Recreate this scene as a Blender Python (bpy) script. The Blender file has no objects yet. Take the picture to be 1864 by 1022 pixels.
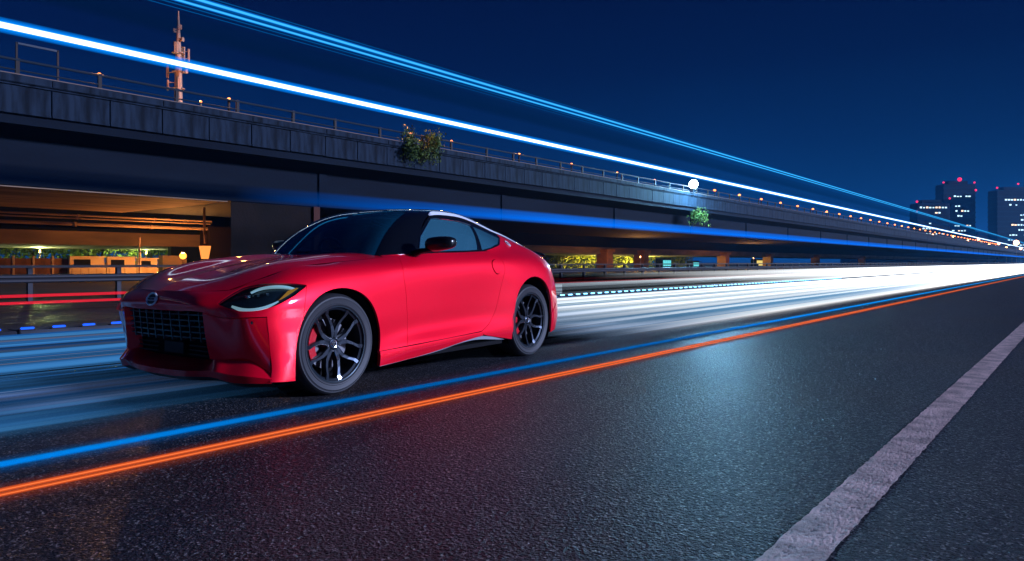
import bpy, bmesh, math, random
import numpy as np
from mathutils import Vector, Matrix
from mathutils.geometry import delaunay_2d_cdt

random.seed(7); rng = np.random.default_rng(7)
scene = bpy.context.scene
COL = scene.collection
R = math.radians

# ------------------------------------------------------------------ camera
TH = math.atan(1053/1300)          # the road runs along +Y, the camera looks TH to the left of it
CAMH = 0.929
cam = bpy.data.cameras.new('camera'); cam_o = bpy.data.objects.new('camera', cam); COL.objects.link(cam_o)
cam.sensor_width = 36; cam.lens = 36*1300/1864
cam.shift_y = -33/1864
cam_o.location = (0, 0, CAMH); cam_o.rotation_euler = (R(90), 0, TH)
cam.clip_start = .05; cam.clip_end = 5000
scene.camera = cam_o
FW = Vector((-math.sin(TH), math.cos(TH), 0)); RT = Vector((math.cos(TH), math.sin(TH), 0))

# ------------------------------------------------------------------ night sky, moon, exposure
world = bpy.data.worlds.new('World'); scene.world = world; world.use_nodes = True
wn = world.node_tree; wn.nodes.clear()
tc = wn.nodes.new('ShaderNodeTexCoord'); sx = wn.nodes.new('ShaderNodeSeparateXYZ')
rp = wn.nodes.new('ShaderNodeValToRGB'); bg = wn.nodes.new('ShaderNodeBackground'); wo = wn.nodes.new('ShaderNodeOutputWorld')
wn.links.new(tc.outputs['Generated'], sx.inputs[0]); wn.links.new(sx.outputs['Z'], rp.inputs[0])
wn.links.new(rp.outputs[0], bg.inputs[0]); wn.links.new(bg.outputs[0], wo.inputs[0])
e = rp.color_ramp.elements
e[0].position = 0.0; e[0].color = (.0004, .040, .150, 1)
e[1].position = .36; e[1].color = (.0003, .0035, .036, 1)
for p, c in ((.06, (.0004, .030, .122, 1)), (.16, (.0004, .015, .080, 1)), (.26, (.0003, .0065, .050, 1))):
    k = e.new(p); k.color = c
bg.inputs[1].default_value = 1.0
sun = bpy.data.lights.new('moon_light', 'SUN'); sun.energy = 6.4; sun.angle = R(4); sun.color = (.50, .60, 1.0)
so = bpy.data.objects.new('moon_light', sun); COL.objects.link(so)
SUN_AZ, SUN_EL = R(30), R(13)       # from the right of the road, slightly ahead
sd = Vector((math.cos(SUN_EL)*math.cos(SUN_AZ), math.cos(SUN_EL)*math.sin(SUN_AZ), math.sin(SUN_EL)))
so.rotation_euler = sd.to_track_quat('Z', 'Y').to_euler()
scene.view_settings.view_transform = 'Standard'; scene.view_settings.look = 'None'
scene.view_settings.exposure = 0; scene.view_settings.gamma = 1; scene.view_settings.use_curve_mapping = False

# ------------------------------------------------------------------ helpers
def tag(o, label=None, cat=None, group=None, kind=None):
    for k, v in (('label', label), ('category', cat), ('group', group), ('kind', kind)):
        if v: o[k] = v
    return o
def mat(name, col=(.5, .5, .5), rough=.5, metal=0, coat=0, spec=.15, emit=None, es=0, trans=0, ior=1.45, noise=None, bump=None, bdist=.01, crough=.03):
    m = bpy.data.materials.new(name); m.use_nodes = True; nt = m.node_tree; b = nt.nodes['Principled BSDF']
    b.inputs['Base Color'].default_value = (*col, 1); b.inputs['Roughness'].default_value = rough
    b.inputs['Metallic'].default_value = metal; b.inputs['Coat Weight'].default_value = coat; b.inputs['Coat Roughness'].default_value = crough
    b.inputs['Specular IOR Level'].default_value = spec; b.inputs['Transmission Weight'].default_value = trans; b.inputs['IOR'].default_value = ior
    if emit: b.inputs['Emission Color'].default_value = (*emit, 1); b.inputs['Emission Strength'].default_value = es
    if noise or bump:
        t = nt.nodes.new('ShaderNodeTexCoord')
    if noise:                        # (scale, second colour, low, high[, stretch])
        mp = nt.nodes.new('ShaderNodeMapping'); nt.links.new(t.outputs['Object'], mp.inputs[0])
        if len(noise) > 4: mp.inputs['Scale'].default_value = noise[4]
        n = nt.nodes.new('ShaderNodeTexNoise'); n.inputs['Scale'].default_value = noise[0]; n.inputs['Detail'].default_value = 6
        r = nt.nodes.new('ShaderNodeValToRGB'); r.color_ramp.elements[0].position = noise[2]; r.color_ramp.elements[1].position = noise[3]
        r.color_ramp.elements[0].color = (*col, 1); r.color_ramp.elements[1].color = (*noise[1], 1)
        nt.links.new(mp.outputs[0], n.inputs[0]); nt.links.new(n.outputs[0], r.inputs[0]); nt.links.new(r.outputs[0], b.inputs['Base Color'])
    if bump:                         # (scale, strength)
        n = nt.nodes.new('ShaderNodeTexNoise'); n.inputs['Scale'].default_value = bump[0]; n.inputs['Detail'].default_value = 5
        bp = nt.nodes.new('ShaderNodeBump'); bp.inputs['Strength'].default_value = bump[1]; bp.inputs['Distance'].default_value = bdist
        nt.links.new(t.outputs['Object'], n.inputs[0]); nt.links.new(n.outputs[0], bp.inputs['Height']); nt.links.new(bp.outputs[0], b.inputs['Normal'])
    return m
def emat(name, col, s):
    return mat(name, (0, 0, 0), .5, emit=col, es=s)
def mesh_obj(name, v, f, m=None, parent=None, smooth=False, normals=None, link=True):
    me = bpy.data.meshes.new(name); me.from_pydata([tuple(map(float, p)) for p in v], [], [tuple(map(int, q)) for q in f]); me.update()
    if smooth or normals is not None: me.polygons.foreach_set('use_smooth', [True]*len(me.polygons))
    if normals is not None: me.normals_split_custom_set_from_vertices([tuple(map(float, n)) for n in normals])
    if m: me.materials.append(m)
    o = bpy.data.objects.new(name, me)
    COL.objects.link(o)
    if parent: o.parent = parent
    return o
def empty(name, loc=(0, 0, 0), rz=0, label=None, cat=None, group=None, kind=None):
    o = bpy.data.objects.new(name, None); COL.objects.link(o); o.location = loc; o.rotation_euler = (0, 0, rz); o.empty_display_size = .2
    return tag(o, label, cat, group, kind)
def share(name, src, parent, loc=(0, 0, 0), rot=(0, 0, 0), sc=(1, 1, 1)):
    o = bpy.data.objects.new(name, src.data); COL.objects.link(o); o.parent = parent; o.location = loc; o.rotation_euler = rot; o.scale = sc
    return o
class MB:
    def __init__(s): s.v = []; s.f = []
    def add(s, v, f):
        n = len(s.v); s.v += [tuple(p) for p in v]; s.f += [tuple(i+n for i in q) for q in f]; return s
    def box(s, x0, x1, y0, y1, z0, z1, M=None):
        v = [Vector((x, y, z)) for x in (x0, x1) for y in (y0, y1) for z in (z0, z1)]
        if M is not None: v = [M @ p for p in v]
        return s.add(v, [(0, 1, 3, 2), (4, 6, 7, 5), (0, 4, 5, 1), (2, 3, 7, 6), (0, 2, 6, 4), (1, 5, 7, 3)])
    def tube(s, pts, r, n=8, cap=True):
        pts = [Vector(p) for p in pts]; rr = r if hasattr(r, '__len__') else [r]*len(pts); base = len(s.v); up = Vector((0, 0, 1))
        for i, p in enumerate(pts):
            d = (pts[min(i+1, len(pts)-1)]-pts[max(i-1, 0)]).normalized()
            a = d.cross(up if abs(d.z) < .95 else Vector((1, 0, 0))).normalized(); b = a.cross(d)
            for k in range(n):
                t = 2*math.pi*k/n; s.v.append(tuple(p+(a*math.cos(t)+b*math.sin(t))*rr[i]))
        for i in range(len(pts)-1):
            for k in range(n):
                k2 = (k+1) % n; s.f.append((base+i*n+k, base+i*n+k2, base+(i+1)*n+k2, base+(i+1)*n+k))
        if cap:
            s.f.append(tuple(base+k for k in range(n))[::-1]); s.f.append(tuple(base+(len(pts)-1)*n+k for k in range(n)))
        return s
    def lathe(s, prof, n=48, axis='y', c=(0, 0, 0), a0=0, a1=2*math.pi):
        """prof: (radius, axial) pairs"""
        base = len(s.v); m = len(prof); full = abs(a1-a0-2*math.pi) < 1e-6; cnt = n if full else n+1
        for k in range(cnt):
            t = a0+(a1-a0)*k/n
            for r, h in prof:
                if axis == 'y': s.v.append((c[0]+r*math.cos(t), c[1]+h, c[2]+r*math.sin(t)))
                elif axis == 'z': s.v.append((c[0]+r*math.cos(t), c[1]+r*math.sin(t), c[2]+h))
                else: s.v.append((c[0]+h, c[1]+r*math.cos(t), c[2]+r*math.sin(t)))
        for k in range(n):
            k2 = (k+1) % cnt
            for i in range(m-1): s.f.append((base+k*m+i, base+k*m+i+1, base+k2*m+i+1, base+k2*m+i))
        return s
    def ball(s, c, r, nu=10, nv=6, sc=(1, 1, 1)):
        base = len(s.v)
        for j in range(1, nv):
            ph = math.pi*j/nv
            for i in range(nu):
                t = 2*math.pi*i/nu; s.v.append((c[0]+r*sc[0]*math.sin(ph)*math.cos(t), c[1]+r*sc[1]*math.sin(ph)*math.sin(t), c[2]+r*sc[2]*math.cos(ph)))
        s.v += [(c[0], c[1], c[2]+r*sc[2]), (c[0], c[1], c[2]-r*sc[2])]; T = len(s.v)-2
        for j in range(nv-2):
            for i in range(nu): i2 = (i+1) % nu; s.f.append((base+j*nu+i, base+(j+1)*nu+i, base+(j+1)*nu+i2, base+j*nu+i2))
        for i in range(nu): i2 = (i+1) % nu; s.f += [(T, base+i, base+i2), (T+1, base+(nv-2)*nu+i2, base+(nv-2)*nu+i)]
        return s
    def build(s, name, m=None, parent=None, smooth=False):
        o = mesh_obj(name, s.v, s.f, m, parent, smooth)
        bm = bmesh.new(); bm.from_mesh(o.data); bmesh.ops.recalc_face_normals(bm, faces=bm.faces); bm.to_mesh(o.data); bm.free()
        if smooth:
            try: o.data.set_sharp_from_angle(angle=R(38))
            except Exception: pass
        return o
def bevel(o, w=.01, seg=2):
    bm = bmesh.new(); bm.from_mesh(o.data); bmesh.ops.bevel(bm, geom=bm.edges[:], offset=w, segments=seg, affect='EDGES', profile=.6); bm.to_mesh(o.data); bm.free(); return o

# ================================================================== ground and roads
def asphalt_mat():
    m = bpy.data.materials.new('asphalt'); m.use_nodes = True; nt = m.node_tree; b = nt.nodes['Principled BSDF']; N = nt.nodes.new; L = nt.links.new
    t = N('ShaderNodeTexCoord')
    def noise(sc, det, vec=None, dist=0.0):
        n = N('ShaderNodeTexNoise'); n.inputs['Scale'].default_value = sc; n.inputs['Detail'].default_value = det; n.inputs['Distortion'].default_value = dist; L(vec or t.outputs['Object'], n.inputs['Vector']); return n.outputs[0]
    def ramp(src, stops):
        r = N('ShaderNodeValToRGB'); e = r.color_ramp.elements; e[0].position, e[1].position = stops[0][0], stops[-1][0]; e[0].color = (*stops[0][1], 1); e[1].color = (*stops[-1][1], 1)
        for p, c in stops[1:-1]: q = e.new(p); q.color = (*c, 1)
        L(src, r.inputs[0]); return r.outputs[0]
    def mul(a, c, mode='MULTIPLY', f=1.0):
        x = N('ShaderNodeMix'); x.data_type = 'RGBA'; x.blend_type = mode; L(a, x.inputs[6]); L(c, x.inputs[7])
        if isinstance(f, float): x.inputs[0].default_value = f
        else: L(f, x.inputs[0])
        return x.outputs[2]
    mp = N('ShaderNodeMapping'); mp.inputs['Scale'].default_value = (1, .10, 1); L(t.outputs['Object'], mp.inputs[0])
    base = ramp(noise(.5, 5), [(.32, (.014, .020, .030)), (.5, (.020, .024, .033)), (.68, (.034, .028, .027))])
    lanes = ramp(noise(1.1, 3, mp.outputs[0]), [(.35, (.55, .55, .6)), (.65, (1.15, 1.1, 1.1))])
    grain = ramp(noise(150, 6, dist=.6), [(.36, (.06, .06, .07)), (.52, (.7, .7, .7)), (.68, (3.4, 3.3, 3.3))])
    v = N('ShaderNodeTexVoronoi'); v.inputs['Scale'].default_value = 120; L(t.outputs['Object'], v.inputs['Vector'])
    sp = N('ShaderNodeSeparateColor'); L(v.outputs['Color'], sp.inputs[0])
    stone = ramp(sp.outputs[0], [(.90, (0, 0, 0)), (.96, (1, 1, 1))])
    col = mul(mul(base, lanes), grain); lt = N('ShaderNodeRGB'); lt.outputs[0].default_value = (.22, .20, .20, 1)
    L(mul(col, lt.outputs[0], 'MIX', stone), b.inputs['Base Color'])
    v2 = N('ShaderNodeTexVoronoi'); v2.inputs['Scale'].default_value = 65; L(t.outputs['Object'], v2.inputs['Vector'])
    h1 = N('ShaderNodeMath'); h1.operation = 'MULTIPLY_ADD'; L(v2.outputs['Distance'], h1.inputs[0]); h1.inputs[1].default_value = .9; L(noise(150, 4), h1.inputs[2])
    bp = N('ShaderNodeBump'); bp.inputs['Strength'].default_value = 1; bp.inputs['Distance'].default_value = .010; L(h1.outputs[0], bp.inputs['Height']); L(bp.outputs[0], b.inputs['Normal'])
    rr = N('ShaderNodeMapRange'); L(noise(40, 3), rr.inputs[0]); rr.inputs[1].default_value = .3; rr.inputs[2].default_value = .7; rr.inputs[3].default_value = .36; rr.inputs[4].default_value = .60; L(rr.outputs[0], b.inputs['Roughness'])
    b.inputs['Specular IOR Level'].default_value = .22
    return m
MA = asphalt_mat()
def sheet(name, x0, x1, z, m, y0=-40, y1=1500, kind='structure', **k):
    return tag(MB().add([(x0, y0, z), (x1, y0, z), (x1, y1, z), (x0, y1, z)], [(0, 1, 2, 3)]).build(name, m), kind=kind, **k)
M_dirt = mat('roadside_ground', (.022, .022, .018), .9, noise=(.6, (.045, .04, .028), .35, .7), bump=(6, .5), bdist=.05)
sheet('ground', -1500, 600, -.03, M_dirt, y1=2500)
sheet('road', -19.0, 13.0, 0, MA)
# right-hand edge line, worn
M_line = mat('worn_road_paint', (.46, .37, .38), .55, noise=(5, (.25, .21, .22), .45, .8, (1, 1, 1)), bump=(70, .8), bdist=.006)
def line_mat():
    m = bpy.data.materials.new('worn_white_line'); m.use_nodes = True; nt = m.node_tree; b = nt.nodes['Principled BSDF']; N = nt.nodes.new; L = nt.links.new
    t = N('ShaderNodeTexCoord'); n = N('ShaderNodeTexNoise'); n.inputs['Scale'].default_value = 7; n.inputs['Detail'].default_value = 8; L(t.outputs['Object'], n.inputs[0])
    r = N('ShaderNodeValToRGB'); e = r.color_ramp.elements; e[0].position = .36; e[0].color = (.40, .28, .25, 1); e[1].position = .62; e[1].color = (.85, .60, .54, 1); L(n.outputs[0], r.inputs[0])
    n3 = N('ShaderNodeTexNoise'); n3.inputs['Scale'].default_value = 80; n3.inputs['Detail'].default_value = 3; mp = N('ShaderNodeMapping'); mp.inputs['Scale'].default_value = (1, .45, 1); L(t.outputs['Object'], mp.inputs[0]); L(mp.outputs[0], n3.inputs[0])
    r3 = N('ShaderNodeValToRGB'); e = r3.color_ramp.elements; e[0].position = .30; e[0].color = (.25, .25, .27, 1); e[1].position = .42; e[1].color = (1, 1, 1, 1); L(n3.outputs[0], r3.inputs[0])
    mx = N('ShaderNodeMix'); mx.data_type = 'RGBA'; mx.blend_type = 'MULTIPLY'; mx.inputs[0].default_value = 1; L(r.outputs[0], mx.inputs[6]); L(r3.outputs[0], mx.inputs[7]); L(mx.outputs[2], b.inputs['Base Color'])
    bp = N('ShaderNodeBump'); bp.inputs['Strength'].default_value = .8; bp.inputs['Distance'].default_value = .008; L(n3.outputs[0], bp.inputs['Height']); L(bp.outputs[0], b.inputs['Normal']); b.inputs['Roughness'].default_value = .5
    return m
def worn_strip(name, xc, w, z, m, y0, y1, jit, label=None):
    V = []; F = []; y = y0; ys = []
    while y < y1: ys.append(y); y += .03 if y < 9 else (.2 if y < 40 else 20)
    for y in ys: V += [(xc-w/2+random.uniform(-jit, jit), y, z), (xc+w/2+random.uniform(-jit, jit), y, z)]
    F = [(2*i, 2*i+1, 2*i+3, 2*i+2) for i in range(len(ys)-1)]
    return tag(MB().add(V, F).build(name, m), kind='structure')
worn_strip('road_marking', -.724, .168, .004, line_mat(), .6, 900, .0035)
sheet('road_marking', -9.0, -8.85, .004, M_line, 0, 600)
# ------------------------------------------------------------------ median kerb with light studs
M_kerb = mat('median_concrete', (.06, .065, .08), .8, noise=(1.3, (.035, .035, .045), .35, .7), bump=(25, .4))
kb = empty('median_kerb', (-10.45, 0, 0), label='low dark concrete median kerb carrying the row of small blue lights', cat='kerb')
for i in range(60):
    ln = 3.0; mb = MB(); y0 = -6+i*ln
    mb.box(-.25, .22, y0+.01, y0+ln-.01, 0, .085)
    if i == 0: k0 = bevel(mb.build('kerbstone', M_kerb, kb), .015, 1)
    else: share('kerbstone', k0, kb, (0, i*ln, 0))
MB().box(-.25, .22, 174, 900, 0, .085).build('far_kerb', M_kerb, kb)
M_stud = emat('blue_stud_light', (.008, .10, 1.0), 1.7); M_studw = emat('blue_white_stud_light', (.15, .55, 1.0), 7.0)
M_case = mat('stud_case', (.02, .02, .025), .5)
st0 = None
for i in range(110):
    y = 2.05+i*.35
    r = empty('light_stud', (-10.28, y, .086), label=('%s blue light stud on the median kerb, counted from the left edge of the photo' % ('first second third fourth fifth'.split()[i-2]) if 2 <= i < 7 else 'small blue light stud in the row along the median kerb'), cat='light stud', group='blue light studs on the median kerb')
    if st0 is None:
        c_ = MB().box(-.04, .05, -.085, .085, 0, .014).build('case', M_case, r); l_ = MB().box(.012, .056, -.072, .072, .014, .040).build('lens', M_stud, r); bevel(l_, .008, 1)
        lw = l_.copy(); lw.data = l_.data.copy(); lw.data.materials.clear(); lw.data.materials.append(M_studw); st0 = (c_, l_, lw.data); bpy.data.objects.remove(lw)
    else:
        share('case', st0[0], r); o = share('lens', st0[1], r)
        if i > 24: o.data = st0[2]
# ------------------------------------------------------------------ far-side guard rail
M_rail = mat('galvanised_rail', (.03, .03, .036), .5)
gr = empty('guard_rail', (-19.6, 0, 0), label='long low steel guard rail on posts beyond the far carriageway', cat='guard rail')
mb = MB(); V = []
pf = [(0, .44), (.05, .47), (.05, .51), (.0, .54), (.05, .57), (.05, .61), (0, .64)]
for yy in (-30, 700): V += [(a, yy, b) for a, b in pf]
mb.add(V, [(i, i+1, 7+i+1, 7+i) for i in range(6)]).build('beam', M_rail, gr)
mb = MB(); mb.box(-.01, .05, -30, 700, .80, .86); mb.build('top_rail', M_rail, gr)
p0 = None
for i in range(150):
    y = -4+i*2.0
    if p0 is None: p0 = MB().box(-.14, -.02, -.05, .05, 0, .86).build('post', M_rail, gr); p0.location = (0, y, 0)
    else: share('post', p0, gr, (0, y, 0))

# ================================================================== the elevated highway
M_conc = mat('dimmed_concrete', (.012, .021, .036), .85, noise=(1.5, (.003, .0055, .010), .38, .66, (1, 2.6, .45)), bump=(12, .35), bdist=.02)  # base darkened and blued in place of the weaker light on the bridge
M_conc2 = mat('old_girder_concrete', (.005, .009, .016), .9, noise=(.5, (.003, .005, .010), .3, .7, (1, .25, 1)), bump=(8, .3), bdist=.03)  # girder base colour also darkened and blued to stand for dim light
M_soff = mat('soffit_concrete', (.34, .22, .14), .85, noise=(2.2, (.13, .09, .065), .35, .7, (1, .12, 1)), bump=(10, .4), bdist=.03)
M_steel = mat('railing_steel', (.02, .028, .04), .5, metal=.3)
M_post = mat('railing_post_paint', (.022, .016, .014), .6)
BX = -28.0
br = empty('elevated_highway', (BX, 0, 0), label='long grey concrete elevated highway with panelled parapet and railing above the dark girder', cat='overpass')
def bend(y): return 0.0
p0 = None
for i in range(175):
    y = -6+i*1.9
    if p0 is None:
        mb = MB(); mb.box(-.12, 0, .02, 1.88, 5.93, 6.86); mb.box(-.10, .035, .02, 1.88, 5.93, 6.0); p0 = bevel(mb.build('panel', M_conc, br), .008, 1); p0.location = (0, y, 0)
    else: 
        o = share('panel', p0, br, (random.uniform(-.012, .012), y, random.uniform(-.01, .01)))
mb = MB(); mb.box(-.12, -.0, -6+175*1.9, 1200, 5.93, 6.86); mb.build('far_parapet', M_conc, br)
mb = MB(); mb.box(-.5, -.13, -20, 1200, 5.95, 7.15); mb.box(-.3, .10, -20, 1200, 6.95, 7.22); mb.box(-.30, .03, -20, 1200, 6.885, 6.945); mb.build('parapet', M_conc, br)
c0 = None
for i in range(110):
    y = -6+i*1.9*2
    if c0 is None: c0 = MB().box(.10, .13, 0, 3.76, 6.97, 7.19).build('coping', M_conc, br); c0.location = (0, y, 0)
    else: share('coping', c0, br, (0, y, 0))
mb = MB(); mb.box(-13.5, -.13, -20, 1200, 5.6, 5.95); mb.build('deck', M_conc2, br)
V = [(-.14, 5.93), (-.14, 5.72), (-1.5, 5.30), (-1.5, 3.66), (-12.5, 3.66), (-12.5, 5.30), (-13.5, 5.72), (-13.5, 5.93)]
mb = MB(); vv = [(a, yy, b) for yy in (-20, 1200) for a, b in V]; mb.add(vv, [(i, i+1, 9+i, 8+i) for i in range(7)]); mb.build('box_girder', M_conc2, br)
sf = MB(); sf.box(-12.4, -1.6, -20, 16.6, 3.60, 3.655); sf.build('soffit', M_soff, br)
# girder joint plates and drain pipes
j0 = None
for i in range(26):
    y = 21.5+i*14
    if j0 is None: j0 = MB().box(-1.499, -1.40, -.22, .22, 3.66, 5.28).build('joint_rib', M_conc2, br); j0.location = (0, y, 0)
    else: share('joint_rib', j0, br, (0, y, 0))
# railing
mb = MB(); mb.tube([(-.05, -20, 7.74), (-.05, 1200, 7.74)], .045, 8); mb.build('handrail', M_steel, br, True)
mb = MB(); mb.tube([(-.05, -20, 7.40), (-.05, 1200, 7.40)], .03, 6); mb.build('lower_rail', M_steel, br, True)
M_ledge = mat('ledge_stone_warm', (.15, .10, .08), .7)
mb = MB(); mb.box(-.20, .06, -20, 400, 7.225, 7.26); mb.build('ledge', M_ledge, br)
p0 = None
for i in range(150):
    y = 2.8+i*2.66
    if p0 is None:
        mb = MB(); mb.box(-.11, -.02, -.06, .06, 7.2, 7.80); mb.box(-.13, .03, -.09, .09, 7.2, 7.28); p0 = mb.build('railing_post', M_post, br); p0.location = (0, y, 0)
    else: share('railing_post', p0, br, (0, y, 0), (random.uniform(-.03, .03), 0, 0))
# piers
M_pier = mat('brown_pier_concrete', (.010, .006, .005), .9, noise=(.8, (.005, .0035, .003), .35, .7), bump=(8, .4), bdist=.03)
mb = MB(); a = [(-1.6, 16.75), (-13.0, 23.3), (-13.0, 30), (-1.6, 21.0)]
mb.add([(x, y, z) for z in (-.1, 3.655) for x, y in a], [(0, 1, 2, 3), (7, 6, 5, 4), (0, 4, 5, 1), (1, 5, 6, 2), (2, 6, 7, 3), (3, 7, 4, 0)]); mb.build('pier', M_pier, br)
mb = MB(); mb.box(-16.2, -15.0, 22.9, 26.5, -.1, 3.2); mb.build('pier', M_pier, br)  # dark block added to fill the shaded gap beside the pier
mb = MB(); mb.box(-1.75, -1.45, 21.0, 21.35, -.1, 3.65); mb.build('pier_edge', mat('rusty_edge_strip', (.06, .02, .014), .8), br)
# dark retaining wall behind the pier
rw = empty('retaining_wall', (-46.2, 30, 0), label='dark concrete retaining wall in shadow behind the pier, seen over the car roof', cat='wall')
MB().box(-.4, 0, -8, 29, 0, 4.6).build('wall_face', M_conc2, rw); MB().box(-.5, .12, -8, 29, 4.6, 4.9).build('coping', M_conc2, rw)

# lower second deck on the far side, on pairs of columns
M_warm = mat('warm_beam_concrete', (.16, .11, .08), .85, noise=(1.2, (.07, .05, .04), .35, .7, (1, .2, 1)))
ld = empty('lower_ramp', (-46, 0, 0), label='low slip-road deck on square brown columns behind the elevated highway', cat='ramp')
mb = MB(); mb.box(-14, 0, -25, 1100, 1.95, 2.75); mb.build('deck_slab', M_warm, ld)
mb = MB(); mb.box(-14, .35, -25, 1100, 2.75, 2.92); mb.build('deck_edge', M_conc2, ld)
mb = MB(); mb.box(-4, -.5, -25, 1100, 2.92, 6.5); mb.build('noise_barrier', M_conc2, ld)
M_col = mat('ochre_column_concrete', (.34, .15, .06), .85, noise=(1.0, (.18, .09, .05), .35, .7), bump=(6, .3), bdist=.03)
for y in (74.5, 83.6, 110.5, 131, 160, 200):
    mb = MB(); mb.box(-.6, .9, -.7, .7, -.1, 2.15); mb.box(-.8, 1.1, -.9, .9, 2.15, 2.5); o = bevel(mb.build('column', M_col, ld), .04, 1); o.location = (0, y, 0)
# pipes slung under the elevated highway
M_pipe = mat('painted_pipe', (.20, .13, .09), .5)
for x, z, r_, lb in ((-41.8, 3.42, .05, 'thin orange-lit service pipe, topmost of the three under the elevated highway'), (-42.0, 3.27, .04, 'thinnest service pipe, middle of the three under the elevated highway'), (-42.3, 2.98, .09, 'thickest service pipe, lowest of the three under the elevated highway')):
    e_ = empty('service_pipe', (x, 5, z), label=lb, cat='pipe', group='service pipes under the elevated highway')
    MB().tube([(0, -18, 0), (0, 17.4, 0)], r_, 8).build('pipe_run', M_pipe, e_, True)
    for yy in range(-14, 17, 4): MB().box(-r_*1.3, r_*1.3, yy-.06, yy+.06, -r_*1.3, r_*1.3).build('pipe_clamp', M_pipe, e_)

# ---- car surface nets (metres, car frame: x forward from front axle, y to the car's left, z up) ----
def cardinal(k, te):
    """matrix of natural cubic spline weights: knots k, evaluation te"""
    k = np.asarray(k, float); n = len(k); h = np.diff(k)
    A = np.zeros((n, n)); B = np.zeros((n, n)); A[0, 0] = A[-1, -1] = 1
    for i in range(1, n-1):
        A[i, i-1] = h[i-1]; A[i, i] = 2*(h[i-1]+h[i]); A[i, i+1] = h[i]
        B[i, i-1] = 6/h[i-1]; B[i, i] = -6/h[i-1]-6/h[i]; B[i, i+1] = 6/h[i]
    M = np.linalg.solve(A, B)
    te = np.asarray(te, float); i = np.clip(np.searchsorted(k, te)-1, 0, n-2)
    hh = h[i]; a = (k[i+1]-te)/hh; b = (te-k[i])/hh
    W = np.zeros((len(te), n)); r = np.arange(len(te))
    W[r, i] += a; W[r, i+1] += b
    ca = ((a**3-a)*hh**2/6)[:, None]; cb = ((b**3-b)*hh**2/6)[:, None]
    lo = (te < k[0])[:, None]; hi = (te > k[-1])[:, None]
    return W + np.where(lo | hi, 0, 1)*(ca*M[i] + cb*M[i+1])

class Net:
    def __init__(s, pts):
        s.P = np.array(pts, float)                # (nu, nv, 3)
        du = np.linalg.norm(np.diff(s.P, axis=0), axis=2).mean(1)
        dv = np.linalg.norm(np.diff(s.P, axis=1), axis=2).mean(0)
        s.ku = np.r_[0, np.cumsum(du)]; s.kv = np.r_[0, np.cumsum(dv)]
        s._g = None
    def ev(s, uv):
        uv = np.atleast_2d(uv)
        Wu = cardinal(s.ku, uv[:, 0]); Wv = cardinal(s.kv, uv[:, 1])
        return np.einsum('ki,kj,ijc->kc', Wu, Wv, s.P)
    def part(s, uv, e=1e-4):
        uv = np.atleast_2d(uv).copy()
        uv[:, 0] = np.clip(uv[:, 0], s.ku[0]+e, s.ku[-1]-e); uv[:, 1] = np.clip(uv[:, 1], s.kv[0]+e, s.kv[-1]-e)
        du = (s.ev(uv+[e, 0])-s.ev(uv-[e, 0]))/(2*e); dv = (s.ev(uv+[0, e])-s.ev(uv-[0, e]))/(2*e)
        return du, dv
    def nrm(s, uv):
        du, dv = s.part(uv); n = np.cross(du, dv)
        return n/np.maximum(np.linalg.norm(n, axis=1, keepdims=True), 1e-12)
    def grid(s):
        if s._g is None:
            u = np.linspace(s.ku[0], s.ku[-1], 160); v = np.linspace(s.kv[0], s.kv[-1], 70)
            U, V = np.meshgrid(u, v, indexing='ij'); s._g = (np.c_[U.ravel(), V.ravel()],)
            s._g += (s.ev(s._g[0]),)
        return s._g
    def inv(s, Q, axes=(0, 2), it=12):
        """params whose point matches Q in the given axes (2 axes) or nearest in 3D"""
        G, X = s.grid(); Q = np.atleast_2d(np.asarray(Q, float)); axes = list(axes); out = []
        Xa = X[:, axes]; Qa = Q if Q.shape[1] == len(axes) else Q[:, axes]
        uv = np.array([G[np.argmin(((Xa-q)**2).sum(1))] for q in Qa])
        for _ in range(it):
            du, dv = s.part(uv); r = Qa-s.ev(uv)[:, axes]
            J = np.stack([du[:, axes], dv[:, axes]], 2)
            JtJ = np.einsum('kai,kaj->kij', J, J)+1e-9*np.eye(2); Jr = np.einsum('kai,ka->ki', J, r)
            st = np.linalg.solve(JtJ, Jr[..., None])[..., 0]
            uv = uv+np.clip(st, -.05, .05)
            uv[:, 0] = np.clip(uv[:, 0], s.ku[0], s.ku[-1]); uv[:, 1] = np.clip(uv[:, 1], s.kv[0], s.kv[-1])
        return uv
    def v_of(s, j): return s.kv[j]
    def u_of(s, i): return s.ku[i]

# nose band columns: the rows below U0 only steer the curve, the fascia has a net of its own
def _front(x, y, up, dx=0.0):
    return [(x-.035-dx, y, .160), (x-.030-dx, y, .24), (x-.025-dx, y, .34), (x-.012, y, .46), (x, y, .606 if y < .55 else .578)]+up
BAND = [
 _front(.782, 0, [(.815,0,.645),(.812,0,.692),(.781,0,.738)]),
 _front(.778, .27, [(.806,.27,.648),(.790,.26,.697),(.748,.25,.738)]),
 _front(.766, .485, [(.782,.475,.655),(.742,.46,.708),(.690,.44,.740)]),
 _front(.720, .60, [(.726,.588,.645),(.690,.58,.703),(.625,.575,.747)], .02),
 _front(.665, .775, [(.650,.755,.640),(.600,.715,.722),(.515,.65,.797)], .05),
]
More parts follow.
